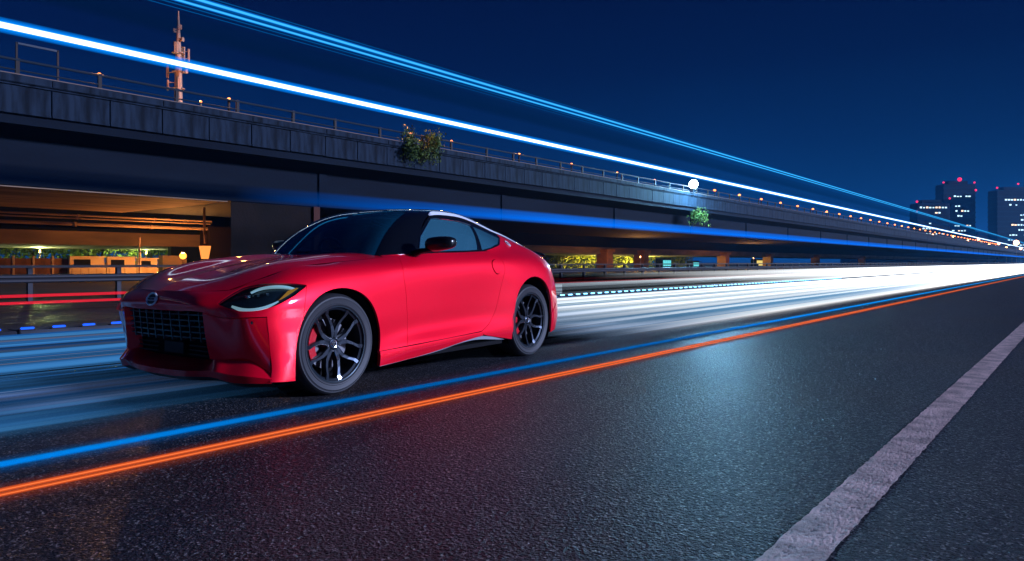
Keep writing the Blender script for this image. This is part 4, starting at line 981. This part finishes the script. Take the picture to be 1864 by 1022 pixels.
for i, lb in ((0, 'small orange lamp on the highway railing, nearest the left edge of the photo'), (1, 'small orange lamp on the railing just right of the antenna mast'), (3, 'small orange lamp on the railing just right of the parapet bush')):
    RL[i]['label'] = lb
# the great white lamp
t = empty('floodlight', (BX+.3, 60.1, 6.9), label='dazzling white-green floodlight on the elevated highway parapet', cat='floodlight')
MB().ball((0, 0, 1.05), .38, 20, 12).build('globe', emat('floodlight_globe', (.80, 1.0, .92), 60), t, True)
MB().tube([(0, 0, 0), (0, 0, .62)], .06, 8).build('stem', M_steel, t, True); MB().lathe([(0, .5), (.25, .52), (.3, .62), (.2, .66)], 14, axis='z').build('lamp_base', M_steel, t, True)
plight('flood_light', (2.4, -.8, 1.4), 15000, (.25, .66, 1.0), .45, t)
# sign frame on the near end of the highway
t = empty('sign_frame', (-30, 8.74, 7.0), label='thin dark steel sign frame standing behind the railing at top left', cat='sign frame')
for y in (0, 1.32): MB().box(-.03, .03, y-.03, y+.03, 0, 1.85).build('upright', M_post, t)
MB().box(-.03, .03, 0, 1.32, 1.78, 1.85).build('top_bar', M_steel, t)
# antenna mast
M_mast = mat('galvanised_mast_paint', (.40, .21, .13), .6)
t = empty('antenna_mast', (-60, 29.2, 0), label='tall pale telecom mast with panel antennas rising behind the highway', cat='mast')
MB().tube([(0, 0, 0), (0, 0, 14), (0, 0, 18), (0, 0, 20.4), (0, 0, 22.2)], [.42, .34, .26, .15, .05], 12).build('mast_pole', M_mast, t, True)
a0 = None
for (a, z, h, d, r) in ((2.2, 18.2, 1.2, .75, .17), (3.6, 16.6, 1.5, 1.05, .10), (5.6, 18.4, 1.0, .75, .15), (.2, 16.8, .8, 1.0, .13), (1.2, 17.9, 1.2, .8, .14), (4.2, 15.4, .9, .8, .12), (5.9, 15.3, 1.1, .75, .12), (3.0, 20.6, .35, .9, .15), (6.0, 20.5, .4, .6, .16), (.5, 19.6, .35, .4, .13), (3.4, 19.3, .4, .4, .13)):
    e_ = MB().box(-.08, .08, -r, r, 0, h, Matrix.Rotation(a, 4, 'Z') @ Matrix.Translation((d, 0, z)))
    o = bevel(e_.build('antenna', M_mast, t), .03, 1); q = MB(); q.tube([(0, 0, z+h*.3), (d*math.cos(a), d*math.sin(a), z+h*.3)], .035, 6); q.tube([(0, 0, z+h*.8), (d*math.cos(a), d*math.sin(a), z+h*.8)], .035, 6); q.build('bracket', M_mast, o)
for z in (15.6, 17.0, 18.6): MB().lathe([(.36, z), (.52, z), (.52, z+.06), (.36, z+.06)], 12, axis='z').build('ring_platform', M_mast, t)
lm = empty('lamp_on_roof', (-52, 27, 12.9), label='orange lamp on a post behind the railing lighting the antenna mast', cat='lamp')
MB().tube([(0, 0, -12.9), (0, 0, 0)], .08, 8).build('lamp_post', M_pole, lm, True); MB().ball((0, 0, .1), .1, 8, 6).build('bulb', M_orange, lm); plight('bulb_light', (-.4, 0, .4), 2600, (1, .45, .2), .2, lm)

# ================================================================== far towers
M_tow = mat('dark_tower_facade', (.002, .012, .030), .5); M_tband = mat('tower_floor_band', (.003, .018, .042), .6)
M_win = emat('lit_window_white', (.55, .85, 1.0), 1.8); M_winw = emat('lit_window_warm', (1, .72, .5), 2.0); M_wink = mat('dark_window', (.008, .015, .03), .15)
M_redl = emat('red_beacon', (1.0, .02, .10), 1.6)
def tower(label, cx, cy, wx, wy, h, beacons, rows, roofline=0, seed=1):
    t = empty('tower_block', (cx, cy, 0), TH, label=label, cat='tower'); g = random.Random(seed)
    bevel(MB().box(-wx/2, wx/2, -wy/2, wy/2, 0, h).build('facade', M_tow, t), .3, 1)
    MB().box(-wx*.3, wx*.3, -wy*.3, wy*.3, h, h+2.2).build('roof_plant', M_tow, t)
    nf = int(h/3.2); mb = MB()
    for k in range(nf): mb.box(-wx/2-.12, wx/2+.12, -wy/2-.12, wy/2+.12, 1+k*3.2, 1.9+k*3.2)
    mb.build('floor_bands', M_tband, t)
    w0_ = MB().box(-.62, .62, -.08, .1, 0, .95); ms = {}
    for (k, x0, x1, dens, warm) in rows:
        z = 2.0+k*3.2; x = x0*wx
        while x < x1*wx:
            if g.random() < dens+.12:
                mm = M_winw if g.random() < warm else M_win
                if mm.name not in ms: o = w0_.build('window', mm, t); ms[mm.name] = o; o.location = (x, -wy/2-.10, z)
                else: share('window', ms[mm.name], t, (x, -wy/2-.10, z), sc=(g.uniform(.7, 1.2), 1, g.uniform(.6, 1)))
            x += 1.9
    b0 = None
    for bx_, bz, br_ in beacons:
        if b0 is None: b0 = MB().ball((0, 0, 0), 1, 8, 6).build('beacon', M_redl, t, True); b0.location = (bx_*wx, -wy/2, bz); b0.scale = (br_,)*3
        else: share('beacon', b0, t, (bx_*wx, -wy/2, bz), sc=(br_,)*3)
    return t
def place(px, D): a = (px-932)/1300; p = RT*(a*D)+FW*D; return p.x, p.y
x, y = place(1739, 470); tower('tallest dark tower block with red roof beacons, right of the low one', x, y, 21, 9, 52, [(0, 55.0, 1.3), (-.5, 53, .6), (.46, 53, .6), (.5, 48, .7)],
     [(13, -.15, .4, .5, .1), (11, -.2, .3, .4, .1), (10, -.1, .4, .3, .2), (8, -.2, .4, .35, .3), (7, -.4, .4, .2, .3), (6, -.2, .2, .4, .1), (5, -.4, .4, .25, .3), (4, -.3, .4, .2, .4), (9, -.4, .4, .15, 0)], seed=3)
x, y = place(1692, 440); tower('lower tower block with a bright lit top storey, left of the tallest', x, y, 20, 8, 37, [(-.5, 38, .7), (.5, 40, .6), (-.5, 32, .5)],
     [(10, -.38, .42, 1.0, .45), (9, -.1, .2, .35, .3), (6, -.3, .1, .8, .2), (5, -.2, .4, .4, .2), (4, 0, .4, .5, .3), (3, -.4, .4, .3, .5), (7, -.1, .2, .2, .2)], seed=8)
x, y = place(1846, 460); tower('dark tower block at the right edge with a lit row near its roof', x, y, 28, 9, 47, [(-.5, 48.5, .6), (-.02, 51, .6), (.4, 49, .6)],
     [(12, -.3, .35, 1.0, .15), (11, -.2, 0, .3, .2), (9, .05, .45, .85, .2), (8, 0, .45, .6, 0), (7, -.15, .25, .5, .2), (6, -.2, .4, .2, 0), (5, -.2, .45, .4, .2), (4, -.3, .45, .3, .3), (3, -.3, .45, .35, .4), (2, -.3, .4, .3, .5)], seed=5)
# low distant blocks and lights under the sky line
for i, (px, D, w, h, lb) in enumerate(((1600, 520, 50, 16, 'low dark distant building left of the towers, behind the highway railing'), (1795, 500, 26, 20, 'low distant building between the tall tower and the right-edge tower'))):
    x, y = place(px, D); tower(lb, x, y, w, 14, h, [(.4, h+1, .6)], [(3, -.4, .4, .3, .8), (2, -.4, .4, .35, .8), (4, -.3, .3, .2, .5)], seed=20+i)
# distant road lamps beyond the end of the highway
M_far = emat('far_street_bulb', (1, .42, .18), 16); l0 = None
for i, (px, py, D) in enumerate(((1850, 442, 330), (1832, 451, 350), (1818, 444, 370), (1812, 449, 390), (1781, 436, 400), (1735, 431, 380), (1698, 428, 400), (1762, 438, 420), (1800, 446, 410), (1842, 455, 400), (1858, 453, 420))):
    x, y = place(px, D); z = .929+(478-py)/1300*D
    t = empty('far_street_lamp', (x, y, 0), label=('largest bright orange street lamp low at the right edge of the photo, below the towers' if i == 0 else 'tiny orange street lamp in the distance below the towers'), cat='street lamp', group='distant street lamps below the towers')
    if l0 is None: l0 = (MB().tube([(0, 0, 0), (0, 0, 1)], .12, 6).build('pole', M_pole, t), MB().ball((0, 0, 0), 1, 8, 6).build('bulb', M_far, t)); l0[0].scale = (1, 1, z); l0[1].location = (0, 0, z); l0[1].scale = (1.2,)*3
    else: share('pole', l0[0], t, sc=(1, 1, z)); share('bulb', l0[1], t, (0, 0, z), sc=(random.uniform(.45, .8),)*3)
# small lit kiosks and signs seen under the highway on the right
M_sign = emat('teal_lit_sign', (.15, .8, .85), .9); M_signy = emat('yellow_lit_sign', (1, .75, .2), .9)
for (px, X, w, z0, z1, m, lb) in ((1215, -50, 2.6, .35, 1.25, M_sign, 'small teal lit shop front under the ramp, right of the brown columns'), (1268, -50, 2.0, .3, .9, M_sign, 'small blue-white lit sign panel under the ramp before the third column'), (1386, -50, 4.5, .3, 1.3, M_signy, 'small yellow-framed lit kiosk right of the third column')):
    a = (px-932)/1300; D = -X/(.6295-.777*a); x, y = place(px, D)
    t = empty('lit_kiosk', (x, y, 0), label=lb, cat='kiosk'); MB().box(-1.2, -.1, -w/2-.2, w/2+.2, 0, z1+.3).build('kiosk_body', M_conc2, t)
    k = int(w/.6)
    for j in range(k): yy = -w/2+j*w/k; MB().box(-.1, -.02, yy+.05, yy+w/k-.05, z0, z1).build('lit_pane', m, t)
    MB().box(-.15, .35, -w/2-.3, w/2+.3, z1+.06, z1+.16).build('canopy', M_steel, t)

# ================================================================== light trails of passing traffic
def trail_mat(name, core, edge, s_core, s_edge, p=.55, soft=True):
    m = bpy.data.materials.new(name); m.use_nodes = True; nt = m.node_tree; nt.nodes.clear(); N = nt.nodes.new; L = nt.links.new
    o = N('ShaderNodeOutputMaterial'); e = N('ShaderNodeEmission'); t = N('ShaderNodeBsdfTransparent'); x = N('ShaderNodeMixShader')
    r = N('ShaderNodeValToRGB'); k = r.color_ramp.elements; k[0].position = 0; k[0].color = (*[c*s_core for c in core], 1); k[1].position = .75; k[1].color = (*[c*s_edge for c in edge], 1)
    q = k.new(p*.3); q.color = (*[c*s_core for c in core], 1); q = k.new(p); q.color = (*[c*s_edge*1.5 for c in edge], 1)
    r2 = N('ShaderNodeValToRGB'); k = r2.color_ramp.elements; k[0].position = p*.6; k[0].color = (.95, .95, .95, 1); k[1].position = .80; k[1].color = (0, 0, 0, 1); q = k.new(.22); q.color = (.38, .38, .38, 1)
    g_ = N('ShaderNodeNewGeometry'); vm = N('ShaderNodeVectorMath'); vm.operation = 'MULTIPLY'; vm.inputs[1].default_value = (1, 0, 1); L(g_.outputs['Incoming'], vm.inputs[0])
    vn = N('ShaderNodeVectorMath'); vn.operation = 'NORMALIZE'; L(vm.outputs[0], vn.inputs[0]); vd = N('ShaderNodeVectorMath'); vd.operation = 'DOT_PRODUCT'; L(vn.outputs[0], vd.inputs[0]); L(g_.outputs['Normal'], vd.inputs[1])
    ab = N('ShaderNodeMath'); ab.operation = 'ABSOLUTE'; L(vd.outputs['Value'], ab.inputs[0]); iv = N('ShaderNodeMath'); iv.operation = 'SUBTRACT'; iv.inputs[0].default_value = 1; L(ab.outputs[0], iv.inputs[1])
    L(iv.outputs[0], r.inputs[0]); L(r.outputs[0], e.inputs[0]); e.inputs[1].default_value = 1; L(iv.outputs[0], r2.inputs[0]); L(r2.outputs[0], x.inputs[0]); L(t.outputs[0], x.inputs[1]); L(e.outputs[0], x.inputs[2]); L(x.outputs[0], o.inputs[0]); return m
def trail(x, k, r, m, label, y0=-12, y1=1400, name='light_trail', group='blue light trails over the road'):
    z = CAMH+k*abs(x); mb = MB(); mb.tube([(x, y0, z), (x, 60, z), (x, y1, z)], r, 20, cap=False); return tag(mb.build(name, m, None, True), label, 'light trail', group)
MT1 = trail_mat('white_blue_trail', (.80, .98, 1.0), (.0, .24, 1.0), 2.6, .8, .085)
MT2 = trail_mat('azure_trail', (.05, .52, 1.0), (.0, .20, .9), 1.1, .55, .12)
MT3 = trail_mat('faint_blue_trail', (.0, .14, .50), (.0, .07, .30), .55, .3, .15)
trail(-14, .2808, .135, MT1, 'thick white-cored blue light trail sweeping across the whole sky to the right')
trail(-14, .3790, .060, MT2, 'upper azure light trail, highest bright strand at the top of the sky')
trail(-14, .3700, .045, MT2, 'azure light trail strand just below the highest bright one')
for k_, r_, lb in ((.3860, .022, 'hair-thin dim blue strand above all the other trails'), (.3745, .018, 'hair-thin dim blue strand between the two azure trails'), (.3640, .024, 'dim blue strand close under the two azure trails'), (.3585, .016, 'lowest hair-thin blue strand beneath the azure trails')):
    trail(-14, k_, r_, MT3, lb)
def ribbon_mat(name, col, s0, s1, y0, y1, axis_z=True, amax=.95):
    m = bpy.data.materials.new(name); m.use_nodes = True; nt = m.node_tree; nt.nodes.clear(); N = nt.nodes.new; L = nt.links.new
    o = N('ShaderNodeOutputMaterial'); e = N('ShaderNodeEmission'); t = N('ShaderNodeBsdfTransparent'); x = N('ShaderNodeMixShader'); tc = N('ShaderNodeTexCoord'); s = N('ShaderNodeSeparateXYZ'); L(tc.outputs['Generated'], s.inputs[0])
    g = N('ShaderNodeNewGeometry'); s2 = N('ShaderNodeSeparateXYZ'); L(g.outputs['Position'], s2.inputs[0])
    r = N('ShaderNodeValToRGB'); k = r.color_ramp.elements; k[0].position = 0; k[0].color = (0, 0, 0, 1); k[1].position = 1; k[1].color = (0, 0, 0, 1); a = k.new(.35); a.color = (amax,)*3+(1,); b = k.new(.75); b.color = (amax*.6,)*3+(1,)
    r.color_ramp.interpolation = 'EASE'; L(s.outputs['Z'], r.inputs[0])
    mr = N('ShaderNodeMapRange'); L(s2.outputs['Y'], mr.inputs[0]); mr.inputs[1].default_value = y0; mr.inputs[2].default_value = y1; mr.inputs[3].default_value = s0; mr.inputs[4].default_value = s1
    e.inputs[0].default_value = (*col, 1); L(mr.outputs[0], e.inputs[1]); L(r.outputs[0], x.inputs[0]); L(t.outputs[0], x.inputs[1]); L(e.outputs[0], x.inputs[2]); L(x.outputs[0], o.inputs[0]); return m
mb = MB(); z = CAMH+.1038*14; mb.add([(-14, -12, z-.2), (-14, 1400, z-.2), (-14, 1400, z+.22), (-14, -12, z+.22)], [(0, 1, 2, 3)])
tag(mb.build('light_trail', ribbon_mat('deep_blue_band', (.0, .16, .92), .015, 1.15, 8, 20, amax=.9)), 'broad soft deep-blue light band passing low behind the car roof', 'light trail', 'blue light trails over the road')
z = CAMH+.345*14; mb = MB(); mb.add([(-14.3, -12, z-.35), (-14.3, 1400, z-.35), (-14.3, 1400, z+.3), (-14.3, -12, z+.3)], [(0, 1, 2, 3)])
tag(mb.build('light_trail', ribbon_mat('veil_blue_band', (.0, .09, .40), .10, .30, 4, 60, amax=.6)), 'faint wide blue light veil beneath the upper azure trails', 'light trail', 'blue light trails over the road')
MR = trail_mat('red_trail', (1.0, .02, .05), (.5, .0, .02), 1.0, .35, .6)
for k, r, lb in ((-.0405, .035, 'upper bright red tail-light trail on the far carriageway'), (-.0490, .032, 'lower bright red tail-light trail on the far carriageway'), (-.0560, .015, 'thin dim red light trail, lowest of the red ones')):
    trail(-17.2, k, r, MR, lb, group='red light trails on the far carriageway')
for x, z, lb in ((-5.6, .56, 'white glowing band added at headlight height to light the asphalt, closest to the blue line'), (-7.2, .62, 'white glowing band added at headlight height to light the asphalt, along the middle of the near carriageway'), (-8.9, .60, 'white glowing band added at headlight height to light the asphalt, beside the median')):
    mb = MB(); mb.add([(x, 8, z-.09), (x, 1300, z-.09), (x, 1300, z+.09), (x, 8, z+.09)], [(0, 1, 2, 3)])  # upright glowing band added so that the asphalt beside it gets lit
    tag(mb.build('light_trail', ribbon_mat('asphalt_light_band', (.90, .95, 1.0), .0, 6.5, 14, 70)), lb, 'light trail', 'white bands added to light the asphalt')
# ground-hugging coloured lines
def line(x, w, z, col, s, label, y0=-8, y1=1200, gl=None, name='light_trail', fade=None):
    m = emat(label[:20].replace(' ', '_'), col, s); mb = MB(); mb.box(x-w/2, x+w/2, y0, y1, z, z+.006); return tag(mb.build(name, m), label, 'light trail', gl)
ol = 'orange double light lines along the road'
# streaks on the carriageways
def streak_mat():
    m = bpy.data.materials.new('headlight_streaks'); m.use_nodes = True; nt = m.node_tree; nt.nodes.clear(); N = nt.nodes.new; L = nt.links.new
    o = N('ShaderNodeOutputMaterial'); e = N('ShaderNodeEmission'); t = N('ShaderNodeBsdfTransparent'); x = N('ShaderNodeMixShader'); a = N('ShaderNodeAttribute'); a.attribute_name = 'col'
    L(a.outputs['Color'], e.inputs[0]); e.inputs[1].default_value = 1; L(a.outputs['Alpha'], x.inputs[0]); L(t.outputs[0], x.inputs[1]); L(e.outputs[0], x.inputs[2]); L(x.outputs[0], o.inputs[0]); return m
MS = streak_mat()
def sst(a, b, x): t = min(1, max(0, (x-a)/(b-a))); return t*t*(3-2*t)
def streaks(name, xs, label, pick, seed):
    """xs: (x, width, z); pick(x, rnd) -> fn(y) giving r, g, b, alpha ; three rows of vertices across give a soft edge"""
    g = random.Random(seed); V = []; F = []; C = []
    for x, w, z, fn, ylist in xs:
        b = len(V)
        for y in ylist:
            c = fn(y)
            for dx, f in ((-.5, 0), (-.2, 1), (.2, 1), (.5, 0)): V.append((x+dx*w, y, z)); C.append((c[0], c[1], c[2], c[3]*f))
        for i in range(len(ylist)-1):
            for j in range(3): F.append((b+4*i+j, b+4*i+j+1, b+4*i+4+j+1, b+4*i+4+j))
    o = mesh_obj(name, V, F, MS); at = o.data.color_attributes.new('col', 'FLOAT_COLOR', 'POINT'); at.data.foreach_set('color', np.array(C, dtype=np.float32).ravel())
    return tag(o, label, 'light trails', kind='stuff')
YL = [-8, -2, 0, 1, 2, 3, 4, 5, 6, 7, 8, 9, 10, 12, 14, 17, 20, 25, 30, 38, 50, 70, 100, 160, 300, 1200]
g = random.Random(4)
def near_fn(x, g):
    hue = g.random(); br = g.uniform(.35, 1.15)**1.3; al = g.uniform(.35, .9); wh = g.random() < .18; dk = g.random() < .25
    def fn(y):
        s = sst(5, 15, y); far = sst(16, 60, y)
        c0 = np.array([.010+.05*hue, .13+.14*hue, .50+.12*hue])*br
        if wh: c0 = np.array([.30, .36, .62])*br
        c1 = np.array([.62+.38*hue, .86+.12*hue, 1.0])*(.55+.95*br)+far*2.6
        if dk: c1 = np.array([.03, .20, .42])+far*2.6; c0 = c0*.15
        c = c0*(1-s)+c1*s; a = al*(1-s)+max(al, .5)*s; a = a+(1-a)*far
        if x > -6.45: a *= (1-sst(.9, 2.3, y)) if y < 4 else sst(7.2, 10, y)  # alpha faded out around the car in place of its shadow
        return (*c, a)
    return fn
XS = []
for i in range(135):
    x = -9.85+(5.45)*g.random(); XS.append((x, g.choice((g.uniform(.02, .12), g.uniform(.15, .6))), .010+i*.0006, near_fn(x, g), YL))
streaks('headlight_streaks', XS, 'dense blue and white headlight streaks flowing along the near carriageway around the car', None, 1)
def far_fn(g):
    br = g.uniform(.2, 1); al = g.uniform(.15, .6)
    def fn(y):
        s = sst(7, 24, y); far = sst(18, 60, y); c = np.array([.03, .035, .05])*(1-s)*br+np.array([.42, .55, .68])*s*(.3+br)+far*2.2
        a = al*(.25*(1-s)+s); return (*c, a+(1-a)*far)
    return fn
XS = [(-18.8+8.0*g.random(), g.uniform(.05, .5), .010+i*.0006, far_fn(g), YL) for i in range(70)]
streaks('headlight_streaks', XS, 'pale grey and white light streaks on the far carriageway behind the median', None, 2)
# clear blue line beside the orange one, and the orange pair
def bl(k, al):
    def fn(y):
        s = sst(6, 22, y); d = 1-.55*sst(1.5, 3, y)*(1-sst(8, 12, y)); c = np.array([.0, .19, .70])*(1-s)*d*k+np.array([.0, .27, .85])*s*k; return (*c, al)  # d dims the line beside the car, painting in its shade
    return fn
def ora(k, al, c=(.95, .13, .030)):
    return lambda y: (*(np.array(c)*k), al)
for xs, lb in (([(-3.84, .36, .012, bl(.5, .25), YL), (-3.84, .15, .013, bl(1.2, .95), YL)], 'clear bright blue light line running between the car and the orange line'),
               ([(-3.37, .34, .012, ora(.5, .14), YL), (-3.405, .085, .013, ora(.80, .95), YL), (-3.40, .02, .014, ora(1.3, .7, (1, .22, .06)), YL)], 'glowing orange road line, strand nearer the car'),
               ([(-3.337, .075, .013, ora(.74, .95), YL), (-3.33, .018, .014, ora(1.25, .7, (1, .22, .06)), YL)], 'glowing orange road line, strand nearer the open asphalt')):
    o = streaks('light_trail', xs, lb, None, 3); del o['kind']; o['category'] = 'light trail'
    if 'orange road' in lb: o['group'] = 'orange double light lines along the road'

# ------------------------------------------------------------------ night haze
hz = MB().box(-1200, 300, -45, 1600, -1, 62).build('haze')
tag(hz, 'thin blue night haze hanging over the road and the far towers', kind='stuff')
hm = bpy.data.materials.new('haze'); hm.use_nodes = True; nt = hm.node_tree; nt.nodes.clear(); ho = nt.nodes.new('ShaderNodeOutputMaterial'); pv = nt.nodes.new('ShaderNodeVolumePrincipled')
pv.inputs['Color'].default_value = (.06, .38, 1, 1); pv.inputs['Density'].default_value = .0002; nt.links.new(pv.outputs[0], ho.inputs['Volume']); hz.data.materials.append(hm)
